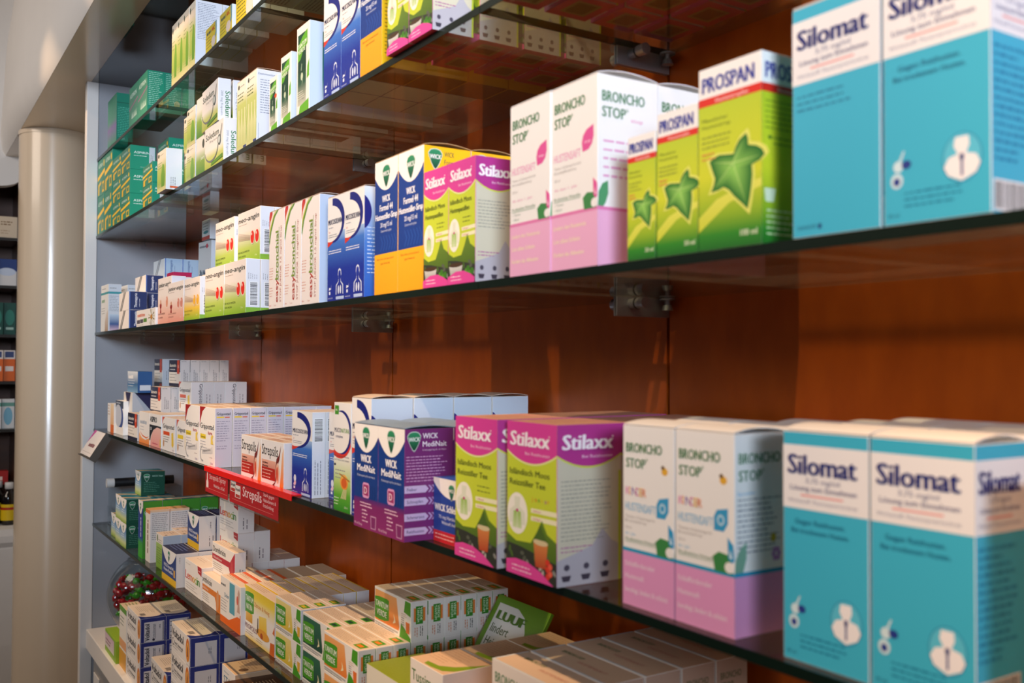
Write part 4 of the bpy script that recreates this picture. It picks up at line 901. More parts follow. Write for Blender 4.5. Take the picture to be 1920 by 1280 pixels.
def kinds_b():
    G = '#128a6c'
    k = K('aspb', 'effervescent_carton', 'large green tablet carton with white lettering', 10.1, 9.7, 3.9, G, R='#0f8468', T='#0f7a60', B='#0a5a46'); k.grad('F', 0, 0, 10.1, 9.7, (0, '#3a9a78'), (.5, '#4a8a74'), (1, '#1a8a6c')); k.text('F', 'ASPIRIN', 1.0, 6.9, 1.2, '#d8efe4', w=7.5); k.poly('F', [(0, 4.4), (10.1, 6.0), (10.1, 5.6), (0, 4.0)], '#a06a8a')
    for i in range(5): k.poly('F', [(3+i*1.2, 1.6), (3.5+i*1.2, 3.4), (4+i*1.2, 1.6)], '#cfe6d6')
    k.fine('R', .3, 9.2, 3.2, 18, .45, '#a9d9c6', .12, 3); k.ell('R', 2.9, 2.3, .7, .9, '#b9a86a')
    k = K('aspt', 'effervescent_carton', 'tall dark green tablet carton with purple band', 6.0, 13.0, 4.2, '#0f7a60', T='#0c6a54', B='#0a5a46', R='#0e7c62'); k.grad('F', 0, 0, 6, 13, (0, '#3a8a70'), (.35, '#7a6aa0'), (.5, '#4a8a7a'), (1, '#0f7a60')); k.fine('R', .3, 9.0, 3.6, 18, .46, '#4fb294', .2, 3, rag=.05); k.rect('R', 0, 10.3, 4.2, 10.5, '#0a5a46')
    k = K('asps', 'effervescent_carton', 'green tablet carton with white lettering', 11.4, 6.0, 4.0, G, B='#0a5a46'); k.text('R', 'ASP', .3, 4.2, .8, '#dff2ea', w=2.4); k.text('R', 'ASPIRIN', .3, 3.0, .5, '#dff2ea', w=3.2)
    def asp(key, ds, w, h, d):
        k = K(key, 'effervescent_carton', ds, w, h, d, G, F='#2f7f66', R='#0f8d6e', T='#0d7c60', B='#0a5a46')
        k.text('F', 'ASPIRIN', w*.08, h*.74, h*.11, '#cfe6da', w=w*.62); k.ell('F', w*.86, h*.80, w*.06, h*.09, '#f0c83a', n=12)
        k.poly('F', [(0, h*.42), (0, h*.52), (w, h*.66), (w, h*.56)], '#f2c21c')
        k.poly('F', [(w*.08, h*.04), (w*.08, h*.32), (w*.5, h*.38), (w*.5, h*.30), (w*.25, h*.26), (w*.25, h*.04)], '#e0b420'); k.rect('F', w*.62, h*.06, w*.92, h*.34, '#d8b428'); k.rect('F', w*.68, h*.12, w*.86, h*.28, '#3a7a5a')
        k.text('R', 'ASPIRIN', d*.14, h*.66, min(h*.12, .62), '#e2f4ec', w=d*.62); k.fine('R', d*.14, h*.56, d*.55, 1, .4, '#cfe6da', .16, 3, rag=.1); k.fine('R', d*.4, h*.1, d*.4, 1, .3, '#cfe6da', .08)
        return k
    asp('aspl', 'tall green and yellow tablet carton', 10.6, 11.1, 4.0); k = asp('aspm', 'green and yellow tablet carton', 11.3, 6.1, 6.2); k.rect('R', 4.6, .2, 6.0, 5.9, '#cfd3d6'); k.fine('R', 5.1, 2, 2.4, 2, .4, '#6a7076', .12, 3, rot=90)
    k = asp('aspy', 'small green and yellow tablet carton', 10.4, 4.85, 4.2)
    k.rect('R', 1.7, .3, 2.5, 4.4, '#cfd6d8')
    def herb(key, ds, w, h, d, orange=False):
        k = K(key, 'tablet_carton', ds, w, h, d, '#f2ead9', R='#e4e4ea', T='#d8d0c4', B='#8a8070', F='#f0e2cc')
        k.grad('F', 0, 0, w, h*.8, (0, '#d8cf9a'), (.3, '#9fb84a'), (.7, '#bcc66a'), (1, '#f0e2cc')); k.ell('F', w*.16, h*.90, w*.09, h*.05, '#3a4a34', n=12); k.fine('F', w*.3, h*.89, w*.5, 1, .3, '#8a8f7a', .12)
        k.poly('F', [(w*.5, h*.1), (w*.45, h*.4), (w*.6, h*.66), (w*.8, h*.62), (w*.9, h*.36), (w*.85, h*.1)], '#5f9428', '#7fae3c'); k.fine('F', w*.08, h*.7, w*.5, 3, h*.06, '#6a7a3a', .12, 3); k.fine('F', w*.08, h*.2, w*.5, 3, h*.04, '#8a9a5a', .1, 4)
        if orange: k.rect('R', d*.25, h*.04, d*.85, h*.085, '#e2581c'); k.fine('R', d*.55, h*.3, h*.32, 3, d*.12, '#5a5a60', .1, 3, rot=-90)
        else: k.fine('R', d*.08, h*.95, d*.82, 22, h*.026, '#7a8090', .1, 3, rag=.3)
        return k
    herb('sinu', 'tall white and green herbal carton', 4.7, 13.0, 5.3); herb('sinx', 'white and green herbal carton with orange tab', 7.5, 8.8, 3.4, True); herb('sint', 'pale green herbal tablet carton', 6.6, 7.75, 3.2, True)
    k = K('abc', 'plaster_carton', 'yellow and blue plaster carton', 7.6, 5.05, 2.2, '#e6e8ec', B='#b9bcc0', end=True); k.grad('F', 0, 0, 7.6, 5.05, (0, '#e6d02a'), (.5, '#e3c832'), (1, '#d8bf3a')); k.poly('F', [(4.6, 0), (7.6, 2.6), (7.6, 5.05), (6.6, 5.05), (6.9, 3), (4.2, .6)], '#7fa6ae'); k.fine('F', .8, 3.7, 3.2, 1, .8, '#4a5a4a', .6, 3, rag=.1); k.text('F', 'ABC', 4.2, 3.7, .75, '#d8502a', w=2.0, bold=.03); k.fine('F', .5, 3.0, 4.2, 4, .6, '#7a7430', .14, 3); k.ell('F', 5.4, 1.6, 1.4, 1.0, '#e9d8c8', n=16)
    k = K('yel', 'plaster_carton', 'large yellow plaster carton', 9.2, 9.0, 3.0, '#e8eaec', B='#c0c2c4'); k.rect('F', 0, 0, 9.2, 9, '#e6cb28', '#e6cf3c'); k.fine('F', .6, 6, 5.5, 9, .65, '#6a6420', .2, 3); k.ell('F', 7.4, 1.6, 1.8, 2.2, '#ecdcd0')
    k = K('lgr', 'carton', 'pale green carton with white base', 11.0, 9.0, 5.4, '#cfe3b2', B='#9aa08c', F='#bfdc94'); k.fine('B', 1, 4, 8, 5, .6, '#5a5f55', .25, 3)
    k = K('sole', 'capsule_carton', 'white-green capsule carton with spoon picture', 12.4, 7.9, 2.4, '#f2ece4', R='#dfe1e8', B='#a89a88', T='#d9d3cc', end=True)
    k.grad('F', 0, 0, 12.4, 3.4, (0, '#a9b84a'), (.6, '#c9cf7a'), (1, '#f2ece4')); k.text('F', 'Soledum', .7, 5.5, 1.25, '#3a4a34', w=8.6, bold=.02); k.text('F', '200 mg Kapseln', 3.2, 4.75, .42, '#b9b4aa', w=5.2)
    for i in range(16):
        a = math.pi*(1.05+.95*i/16); b = math.pi*(1.05+.95*(i+1)/16); k.poly('F', [(4.6+4.6*math.cos(a), 3.6+2.6*math.sin(a)), (4.6+4.6*math.cos(b), 3.6+2.6*math.sin(b)), (4.6+4.3*math.cos(b), 3.6+2.25*math.sin(b)), (4.6+4.3*math.cos(a), 3.6+2.25*math.sin(a))], '#8a8e90', '#5f6466')
    k.ell('F', 9.9, 4.3, 1.0, .95, '#6a7470'); k.ell('F', 9.9, 4.3, .7, .65, '#c9d0cc'); k.poly('F', [(10.4, 5.0), (11.6, 7.0), (11.8, 6.9), (10.7, 4.8)], '#6a7470'); k.poly('F', [(4.5, .3), (4.8, .9), (12.0, 1.5), (12.0, .8)], '#5f8f34')
    k.text('R', 'Soledum', 1.35, 5.6, .95, '#2f7a44', w=5.0, rot=-90, bold=.015); k.text('R', '200 mg Kapseln', .55, 5.6, .42, '#9a9fa6', w=4.6, rot=-90)
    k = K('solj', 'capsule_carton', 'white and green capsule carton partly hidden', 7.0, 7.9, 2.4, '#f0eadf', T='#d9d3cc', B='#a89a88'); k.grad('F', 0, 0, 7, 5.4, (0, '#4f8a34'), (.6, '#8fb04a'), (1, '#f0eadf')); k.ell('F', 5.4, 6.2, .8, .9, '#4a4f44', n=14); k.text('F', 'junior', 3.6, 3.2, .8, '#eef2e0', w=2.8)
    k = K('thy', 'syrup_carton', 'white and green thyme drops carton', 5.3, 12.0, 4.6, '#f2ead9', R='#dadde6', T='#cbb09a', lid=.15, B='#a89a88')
    k.grad('F', 0, 0, 5.3, 9.8, (0, '#d3cf92'), (.25, '#a9bf5a'), (.8, '#c3cc78'), (1, '#f2ead9')); k.ell('F', 1.0, 11.0, .4, .42, '#3a3f3a', n=12); k.fine('F', 1.7, 10.9, 2.6, 1, .3, '#8a8a80', .14); k.fine('F', .4, 9.6, 4.0, 3, .6, '#5f6f30', .2, 4)
    for i in range(3): k.poly('F', [(.5+1.6*i, .8), (.4+1.6*i, 3.5), (.9+1.6*i, 5.6), (.95+1.6*i, 7), (1.35+1.6*i, 7), (1.4+1.6*i, 5.6), (1.9+1.6*i, 3.5), (1.8+1.6*i, .8)], '#c9cf8a', '#e3e2b0')
    k.rect('F', 3.6, 0, 5.3, .5, '#3f4a7a'); k.text('R', 'Zusammensetzung: 14 g', .2, 11.1, .34, '#6a7080', w=4.0); k.fine('R', .6, 10.2, 3.6, 14, .42, '#8a90a0', .13, 5); k.poly('R', [(.3, .4), (.3, 3), (.36, 3), (.36, .46), (4.2, .46), (4.2, .4)], '#9aa0ac')
    for key, w, h, d, sz in (('tans', 3.8, 8.5, 3.0, 'small'), ('tanm', 4.5, 10.5, 4.0, 'medium'), ('tanb', 5.2, 13.0, 5.0, 'large')):
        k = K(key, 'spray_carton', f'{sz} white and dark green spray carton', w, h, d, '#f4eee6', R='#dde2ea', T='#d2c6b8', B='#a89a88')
        k.grad('F', w*.10, h*.10, w*.74, h*.91, (0, '#c9c8b4'), (.3, '#2f5a44'), (.5, '#123d2c'), (1, '#134a36')); k.poly('F', [(w*.10, h*.60), (w*.10, h*.78), (w*.45, h*.87), (w*.80, h*.92), (w*.84, h*.92), (w*.84, h*.76), (w*.5, h*.70), (w*.3, h*.62)], '#5fae24')
        k.text('F', 'TANTUM', w*.12, h*.745, h*.055, '#f0f6e2', w=w*.66, bold=.02, rot=6); k.text('F', 'VERDE', w*.16, h*.68, h*.055, '#f0f6e2', w=w*.52, bold=.02, rot=6)
        k.ell('F', w*.42, h*.42, w*.09, h*.045, '#c9d6b8', n=14); k.poly('F', [(w*.38, h*.48), (w*.44, h*.56), (w*.40, h*.57), (w*.34, h*.5)], '#9fb89a'); k.poly('F', [(w*.42, h*.3), (w*.5, h*.37), (w*.46, h*.4)], '#9fb89a')
        k.poly('F', [(w*.70, 0), (w*.2, 0), (w*.28, h*.09), (w*.96, h*.13), (w*.96, 0)], '#69b52a'); k.poly('F', [(w*.80, h*.36), (w*.84, h*.50), (w*.99, h*.58), (w*.99, h*.38)], '#69b52a'); k.fine('F', w*.12, h*.25, w*.55, 4, h*.025, '#e6e6d6', .1, 3); k.text('F', '30 ml', w*.45, h*.155, h*.018, '#6a6a64')
        if key == 'tanb': k.grad('R', 2.0, 1.5, 5, 11.6, (0, '#dde2ea'), (.3, '#3f8a70'), (1, '#0f5a44')); k.fine('R', 2.2, 11.0, 2.4, 7, .6, '#cfe6da', .2, 3)
        if key == 'tans': k.ell('F', w*.78, h*.62, .5, .35, '#e0522a', n=12)
kinds_b()

def kinds_e():
    def vap(key, ds, w, h, d, lowR):
        k = K(key, 'rub_carton', ds, w, h, d, '#10503c', R=lowR, T='#2f6f86')
        k.grad('F', 0, 0, w, h, (0, '#8fb03a'), (.2, '#c9d69a'), (.45, '#8fb6d8'), (.8, '#3a78a8'), (1, '#2f6f9a')); scallop(k, 'F', h*.10, h*.42); wick_logo(k, 'F', w/2, h*.78, h*.10); k.fine('F', w*.15, h*.5, w*.6, 2, h*.09, '#e6eef6', .2, 3)
        wick_logo(k, 'R', d*.24, h*.78, min(h*.115, .7)); k.text('R', 'WICK Vapo', d*.46, h*.78, min(h*.07, .42), '#a9cfbc', w=d*.46); k.fine('R', d*.12, h*.54, d*.75, 6, h*.075, '#5f9a84', .1, 4); k.poly('T', [(w*.2, 0), (w*.5, d*.5), (w*.8, d), (w, d), (w*.6, d*.4), (w*.45, 0)], '#cfa878')
        return k
    vap('vap', 'dark green and blue ointment carton', 7.0, 6.1, 5.9, '#0e4a38')
    k = vap('vapl', 'tall blue and green inhaler carton', 4.9, 13.6, 4.4, '#3f8a24')
    k.grad('F', 0, 0, 4.9, 12.0, (0, '#3fae2a'), (.3, '#2f9a3a'), (.4, '#1c3f9a'), (1, '#2a3f8a')); scallop(k, 'F', .6, 3.2); k.fine('F', 3.2, 5.0, 5, 1, .8, '#cfd8f0', .8, 3, rag=.1, rot=90); wick_logo(k, 'F', 2.4, 12.2, .7); k.rect('T', 1.5, 0, 3.6, 4.4, '#d8c2a8')
    k = K('ech', 'drops_carton', 'white carton with orange top and upright lettering', 4.5, 12.2, 4.4, '#efe8e0', T='#e2a878', R='#ddd6d2', end=True); k.fine('F', 2.8, 2.0, 8.4, 1, .9, '#8a6a5a', 1.0, 3, rag=.1, rot=90); k.rect('F', 0, 11.3, 4.5, 12.2, '#e08a4a'); k.fine('R', .4, 11.2, 3.6, 14, .45, '#9a9492', .16, 3, rag=.1); k.rect('R', 0, 11.7, 4.4, 12.2, '#f0c8a0')
    k = K('gre', 'sachet_carton', 'green-white carton with dark dot on top', 6.4, 7.7, 3.9, '#efeae2', T='#e6cdb4', R='#b9bfca'); k.rect('F', 0, 0, 6.4, 5.6, '#7fae3a', '#a9c86a'); k.fine('F', .6, 4.4, 5, 7, .55, '#5f8a2a', .2, 3); k.ell('F', 1.2, 6.6, .5, .8, '#5f7a4a', n=14); k.fine('F', 2, 6.3, 3.5, 2, .5, '#a9a49c', .2); k.ell('T', 5.4, .9, .4, .3, '#2a2420', n=12); k.fine('T', 1.5, 3.0, 3.6, 4, .6, '#8a6a5a', .18, 4, rag=.6)
    k = K('wi', 'pastille_carton', 'navy and yellow lozenge carton with white curve', 12.0, 7.0, 4.6, '#e6ded8', R='#d6cfca', T='#1a2450', end=True); k.grad('F', 0, 1.4, 12, 7, (0, '#2a4a8e'), (1, '#1c3678')); k.rect('F', 0, 0, 12, 1.4, '#f0c020'); scallop(k, 'F', .15, 3.0); wick_logo(k, 'F', 6, 5.7, .85); k.text('F', 'WICK Formel 44', 1.8, 3.1, .75, '#f0f2f8', w=8, bold=.03); k.text('F', 'Husten-Pastillen', 1.8, 2.2, .7, '#f0f2f8', w=7.6, bold=.03); k.rect('F', 10, 1.9, 11.2, 3.4, '#e8b04a'); k.fine('T', 1, 3.6, 9, 4, .8, '#6a7ab0', .3, 3); k.fine('R', 3.4, .8, 3.6, 2, .6, '#7a7276', .16, 5, rot=90); k.fine('R', .8, 5, 1.6, 1, .4, '#7a7276', .1, 2, rot=90)
    k = K('wip', 'pastille_carton', 'navy topped lozenge carton with yellow foot', 9.2, 7.2, 3.5, '#e6ded8', R='#d2cac4', T='#1a2450', end=True); k.grad('F', 0, 1.4, 9.2, 7.2, (0, '#2a4a8e'), (1, '#1c3678')); k.rect('F', 0, 0, 9.2, 1.4, '#f0c020'); scallop(k, 'F', .15, 3.0); wick_logo(k, 'F', 4.6, 5.9, .8); k.text('F', 'WICK Formel 44', 1.0, 3.1, .7, '#f0f2f8', w=7, bold=.03); k.text('F', 'Husten-Pastillen', 1.0, 2.2, .65, '#f0f2f8', w=6.8, bold=.03); k.rect('F', 7.8, 1.9, 8.8, 3.4, '#e8b04a'); k.fine('T', 1, 2.8, 7, 4, .6, '#6a7ab0', .25, 3); k.fine('R', 2.3, .8, 3.0, 2, .7, '#6a6266', .16, 5, rot=90); k.fine('R', 2.5, 4.6, 1.8, 1, .4, '#6a6266', .16, 2, rot=90)
    k = K('lem', 'lozenge_carton', 'white lozenge carton with rainbow lettering', 12.6, 6.3, 3.3, '#f3eee8', R='#d8d0ca', T='#e8d4c0', end=True); k.poly('F', [(9.6, 6.3), (9.9, 5.0), (12.6, 4.6), (12.6, 6.3)], '#b9282e'); k.fine('F', 10.1, 5.3, 2, 1, .3, '#f0c8c0', .2); k.fine('F', .6, 5.4, 4, 1, .4, '#b9b0a8', .14)
    for ch, x, wd, c in (('L', .5, 1.3, '#c8283a'), ('e', 1.9, 1.4, '#d8402e'), ('m', 3.4, 2.3, '#e2742a'), ('o', 5.9, 1.5, '#e8a82e'), ('c', 7.6, 1.3, '#b9b83a'), ('i', 9.1, .5, '#5fa04a'), ('n', 9.8, 1.5, '#4a8a3a')): k.text('F', ch, x, 2.4, 1.75, c, w=wd, bold=.03)
    k.fine('F', .8, 1.6, 9, 3, .5, '#a9a09a', .13, 3); k.fine('R', 1.2, .8, 2.8, 2, .7, '#7a7070', .2, 4, rot=90)
    k.fine('T', 2, 2.5, 6, 2, .6, '#b99a86', .12, 3)
    for key, ds, c, h, d in (('dor', 'white lozenge carton with red band', '#b9283c', 5.7, 2.1), ('doro', 'white lozenge carton with orange band', '#dd7f2e', 5.6, 3.3)):
        k = K(key, 'lozenge_carton', ds, 14.4, h, d, '#f3eee8', R='#dfd6cf', T='#e8d2bc', end=True); k.poly('F', [(0, 2.4), (0, 3.5), (14.4, 3.5) if key == 'doro' else (11.5, 3.5), (14.4, 5.7) if key == 'dor' else (14.4, 3.2), (14.4, 0), (11.8, 0), (11.4, 1.6), (10.6, 2.4)], c); k.text('F', 'Dorithricin', .6, 4.0, 1.15, '#22201f', w=8.0, bold=.015); k.text('F', 'Halstabletten', .8, 2.7, .5, '#f4ded6', w=5.5)
        k.ell('F', 12.6, 2.2, .8, 1.9, '#d89a6a' if key == 'doro' else '#c84a50', n=16); k.fine('F', .6, 1.8, 8, 4, .4, '#9a928c', .13, 3); k.fine('R', d*.5, .7, 2.4, 2, .5, '#7a7070', .2, 4, rot=90); k.fine('T', 1, d-.5, 9, 3, .5, '#b99a86', .12, 3)
    k = K('greyend', 'lozenge_carton', 'plain grey ended lozenge carton by the back panel', 12.0, 6.4, 3.6, '#c9c2bd', T='#8f8078', end=True); k.fine('R', 1.6, .8, 2.8, 2, .7, '#6a6464', .25, 4, rot=90); k.rect('R', 0, 5.4, .5, 6.4, '#8a2a34')
    k = K('dol', 'tablet_carton', 'white tablet carton with orange foot and blue block', 12.0, 8.2, 2.25, '#f3eee8', R='#dfdbdc', T='#e8d2bc'); k.poly('F', [(0, 0), (0, 1.2), (5.4, 1.2), (12, 3.4), (12, 0)], '#ee6d1f'); k.rect('F', 5.6, 2.6, 8.6, 7.9, '#5aa6bc'); k.rect('F', 8.9, 2.8, 11.6, 7.9, '#efe4dc'); k.poly('F', [(10, 3.6), (10.6, 5.4), (10.3, 6.9), (10.9, 7.6), (11.5, 7.0), (11.2, 5.2), (11.6, 3.6)], '#c9a898'); k.ell('F', 10.2, 5.6, .5, .8, '#d86a5a', n=12)
    k.fine('F', .4, 6.6, 3, 1, .6, '#6a6a6e', .4, 3, rag=.1); k.text('F', 'Dolor', 2.6, 4.8, .8, '#3f7fa0', w=2.7); k.fine('F', .4, 4.2, 4.4, 5, .5, '#9a9a9e', .14, 3); k.rect('T', 0, 1.5, 12, 2.25, '#e2642a'); k.fine('T', 1, 1.2, 6, 2, .4, '#b98a6a', .14, 4)
    k = K('prop', 'lozenge_carton', 'white and yellow lozenge carton with honey glass', 15.6, 8.7, 2.25, '#f4efe6', R='#dedbdc', T='#e8d2bc'); k.grad('F', 0, 0, 15.6, 8.7, (0, '#f0d060'), (.12, '#f4efe6'), (.55, '#f4efe6'), (.85, '#f2d948'), (1, '#eacb2c')); tantum(k, 'F', .5, 4.2, 4.6, 3.7, '#4a9a22', 'TANTUM', 'NATURA'); k.grad('F', .9, 2.8, 4.4, 4.3, (0, '#d89a2e'), (1, '#e8b84a'))
    k.text('F', 'Zitrone & Honig', 5.4, 6.0, .75, '#d88a3a', w=7.6); k.text('F', 'PROPOLIS', .6, 1.6, .85, '#7a3a5a', w=6.2, bold=.02); k.fine('F', .8, 1.1, 4.6, 2, .36, '#9a7a6a', .12, 3)
    k.poly('F', [(8, 2.2), (7.8, 4.9), (11.6, 5.3), (11.9, 2.2)], '#eec02a', '#f4da6a'); k.ell('F', 9.9, 2.2, 3.2, .8, '#e8a43a'); k.ell('F', 9.3, 1.9, .7, .5, '#b5541f', n=10); k.poly('F', [(7.0, 2.0), (7.2, 4.4), (7.5, 4.4), (7.6, 2.0)], '#4a3a24'); k.poly('F', [(13.2, 0), (13.6, 1.9), (15.6, 2.1), (15.6, 0)], '#d86a24'); k.poly('F', [(14.6, 3.6), (15.6, 4.9), (15.6, 3.4)], '#d86a24'); k.fine('F', 6.5, .9, 4, 2, .36, '#b99a6a', .12, 4); k.rect('T', 0, 1.95, 15.6, 2.25, '#ecc23a'); k.fine('T', 1, 1.5, 9, 3, .4, '#b9916a', .12, 4)
    k = K('tanl', 'lozenge_carton', 'white and green lozenge carton with yellow picture', 11.0, 5.1, 2.35, '#f4efe6', R='#d6d4d6', T='#e8d2bc', end=True); lozenge_front(k, '#e3c43a', '#efdc8a'); k.fine('R', 1.4, .5, 2.5, 1, .4, '#7a7a7c', .18, 4, rot=90)
    k = K('tanv', 'lozenge_carton', 'white and green lozenge carton with dark green picture', 11.0, 5.1, 2.35, '#f4efe6', R='#d6d4d6', T='#e8d2bc', end=True); lozenge_front(k, '#1f4a3a', '#2f6a50', glass='#7fae8a'); lozenge_side(k, '#2f5a44')
    k = K('tano', 'lozenge_carton', 'white and green lozenge carton with orange picture', 11.2, 5.25, 2.42, '#f4efe6', R='#ddd4cd', T='#e8cfb4', end=True); lozenge_front(k, '#ef8430', '#f4b06a', glass='#e8742a'); lozenge_side(k, '#d97a34')
    k = K('tus', 'syrup_carton', 'white carton with green wave on its top', 7.6, 13.5, 6.4, '#f2e9df', T='#dcb896', R='#d9c8ba'); k.text('F', 'Tussimont', .4, 11.2, 1.3, '#4a7a34', w=6.9, bold=.01); k.poly('T', [(2.4, 1.0), (4.6, 1.2), (6.0, 2.4), (7.0, 4.6), (7.5, 6.2), (7.6, 3.4), (7.3, 1.6), (6.4, .6), (4.4, .3), (2.8, .3)], '#7f9c24'); k.fine('T', .6, 5.6, 5, 8, .5, '#c09a78', .1, 3)
    k = K('tusp', 'carton', 'low carton with plain brown lit top', 7.4, 10.6, 8.0, '#eadfd4', T='#cfa682'); k.fine('T', .6, 7, 6, 12, .5, '#b98e6a', .1, 3)
    k = K('lime', 'carton', 'lime green carton', 11.0, 9.4, 8.0, '#8f9c24', T='#86941e', F='#e8e2d0', R='#8f9c24')
    k = K('brof', 'syrup_carton', 'white syrup carton with pink fine print on top', 12.6, 17.4, 4.35, '#efe2d6', R='#b99a86', T='#e3c4a6'); k.text('F', 'BRONCHO', .6, 15.3, 1.05, '#3c7c46', w=4.8); k.text('F', 'STOP', .6, 13.8, 1.05, '#3c7c46', w=2.8); k.text('T', 'BRONCHO STOP', 1.8, 2.6, .6, '#7a8a5a', w=3.4); k.text('T', 'HUSTENSAFT', 5.6, 1.7, .5, '#cf8f7a', w=4.5); k.text('R', 'BRONCHO', .6, 15.4, .7, '#4a5a34', w=2.9); k.text('R', 'STOP', .6, 14.4, .7, '#4a5a34', w=1.8); k.rect('T', 0, 0, .25, 4.35, '#dfe6ea'); k.rect('T', 0, 0, 12.6, .2, '#d3dde6')  # brown right side and peach top: shade and warm light put into the colour
kinds_e()

def kinds_f():
    k = K('volt', 'gel_carton', 'white-navy gel carton with orange oval', 15.2, 5.65, 5.7, '#f0ebe6', R='#232f78', T='#ead9c6', L='#f0ebe6', end=True)
    k.text('F', 'Voltadol', .5, 3.1, 1.75, '#1c1c2a', w=9.2, bold=.03); k.text('F', 'Forte Schmerzgel', 2.6, 1.7, .7, '#2a2a3a', w=6.8); k.rect('F', 2.4, 1.35, 9, 1.45, '#2a2a3a'); k.ell('F', 1.4, 1.9, .8, .8, '#2a2a3a', n=18); k.ell('F', 1.5, 1.95, .6, .6, '#f0ebe6', n=18); k.fine('F', .8, .8, 5, 1, .4, '#9a9aa2', .14)
    k.ell('F', 13.2, 2.9, 1.5, 2.3, '#e9932c', '#d9742a'); k.ell('F', 13.2, 2.9, .9, 1.5, '#f0b45a'); k.poly('F', [(12.8, 1.6), (12.9, 3.2), (13.2, 4.1), (13.6, 3.2), (13.6, 1.6)], '#8a3a1a'); k.poly('F', [(14.6, 5.65), (15.2, 5.65), (15.2, 0), (14.9, 0), (15.0, 2.8)], '#232f78')
    k.poly('T', [(12.2, 0), (13.6, 1.4), (14.0, 2.9), (13.6, 4.4), (12.2, 5.7), (15.2, 5.7), (15.2, 0)], '#232f78'); k.fine('T', 2.4, 5.0, 8, 10, .42, '#9a8a7a', .12, 3); k.rect('T', 9.8, .6, 12.0, 1.9, '#8f8a90'); k.barcode('T', 9.9, .7, 2.0, 1.1, c='#3a3a44', bg='#d9c8b6')
    k.rect('R', .75, .1, 5.3, 4.75, '#d9d5d6'); k.text('R', 'Voltadol', 1.95, .35, 1.1, '#1c1c2a', w=3.9, rot=90, bold=.03); k.text('R', 'Forte Schmerzgel', 3.1, .95, .42, '#2a2a3a', w=3.2, rot=90); k.rect('R', 3.25, .7, 3.33, 4.2, '#2a2a3a'); k.ell('R', 2.9, .55, .3, .3, '#2a2a3a', n=14); k.rect('R', 4.9, .2, 5.25, 4.6, '#8a8a92'); k.fine('R', 4.4, 3.0, 1.2, 1, .3, '#6a6a72', .2, 2, rot=90)
    k = K('voltp', 'gel_carton', 'white-navy gel carton with blank white end', 15.2, 5.65, 5.7, '#f0ebe6', R='#232f78', T='#ead9c6', end=True); kk = KINDS['volt']; k.ink = [e for e in kk.ink if e[0] in 'FT']; k.rect('R', .9, .1, 5.2, 4.7, '#cfcbcc'); k.fine('R', 3.7, 2.2, 1.6, 2, .4, '#7a7a80', .14, 2, rot=90)
    k = K('wg', 'ointment_carton', 'white carton with green top edge', 8.6, 15.4, 4.4, '#efebe2', T='#d9c2a6'); k.rect('F', 0, 14.0, 8.6, 15.4, '#5f9a34'); k.fine('F', 1, 12.5, 5, 3, .9, '#6a7a6a', .3, 3); k.rect('F', 0, 0, 8.6, 4.5, '#e0a23a'); k.rect('F', 0, 5.0, 8.6, 7.2, '#e8a878'); k.fine('T', 1, 3.4, 6, 4, .8, '#5f8a34', .3, 3)
    k = K('limeb', 'ointment_carton', 'lime green carton with purple and white front', 15.0, 5.7, 3.0, '#8fb82c', T='#8db32a'); k.rect('F', 0, 1.4, 12.5, 5.0, '#e6e0d8', '#d8b8cc'); k.fine('F', 1.2, 3.2, 8, 2, .9, '#8a4a6a', .4, 3)
    k = K('stat', 'tablet_carton', 'white carton lettered with plain capitals', 8.2, 6.9, 8.6, '#e9e6e4', T='#d8b490', R='#d8b490'); k.text('F', 'STAT', 1.2, 3.6, 1.7, '#4a7a9a', w=5.6); k.fine('F', 1.2, 5.8, 3.6, 1, .4, '#9ab0c0', .2); k.fine('T', 1, 7.5, 6, 9, .6, '#b58a66', .16, 3); k.ell('T', 6, 2.2, .9, .9, '#7a5a44', n=14)
    k = K('brn', 'tablet_carton', 'white carton with dark brown top and red front', 15.0, 20.0, 9.6, '#ece4dc', T='#4a2e1e', R='#6a1a1a'); k.rect('F', .8, 0, 14.6, 19.2, '#8a1c1c'); k.fine('F', 1.4, 17.0, 10, 1, 1.2, '#f0dcd4', 1.0, 3, rag=.1); k.fine('T', 3, 8, 10, 11, .6, '#c9b08f', .18, 3, rag=.4); k.fine('T', 5, .8, 6, 1, .9, '#e8d8c4', .6, 3, rag=.1)
kinds_f()

# ---------------------------------------------------------------- what stands where (x right edge, y front, in cm)
A, B, Cc, D, E = (ZT[s] for s in 'ABCDE')

def top_shelf():
    s = 'top shelf'
    put('aspt', -279.2, 50, A, s+', left of the two'); put('aspt', -273, 50, A, s+', right of the two')
    put('aspb', -246.4, 50, A, s+', left of the pair', nd=2); put('aspb', -236.1, 50, A, s+', right of the pair', nd=2)
    put('asps', -225, 58, A, s+', beside the large green pair')
    for i, x in enumerate((-207.9, -203.2, -198.4, -193.6)):
        put('sinu', x, 50, A, ('leftmost', 'second from left', 'third from left', 'rightmost')[i]+' of four, '+s, nd=2 if i in (1, 3) else 1)
    put('abc', -180.3, 50.5, A, s+', left of the two', nd=3, gap=.1); put('abc', -170.8, 50.5, A, s+', right of the two', nd=3, gap=.1)
    put('yel', -158.5, 50.3, A, s+' at the plate joint', nd=3)
    put('lgr', -143.2, 50.3, A, s+', left of the pair', nd=3); put('lgr', -131.0, 50.3, A, s+', right of the pair', nd=3)
top_shelf()

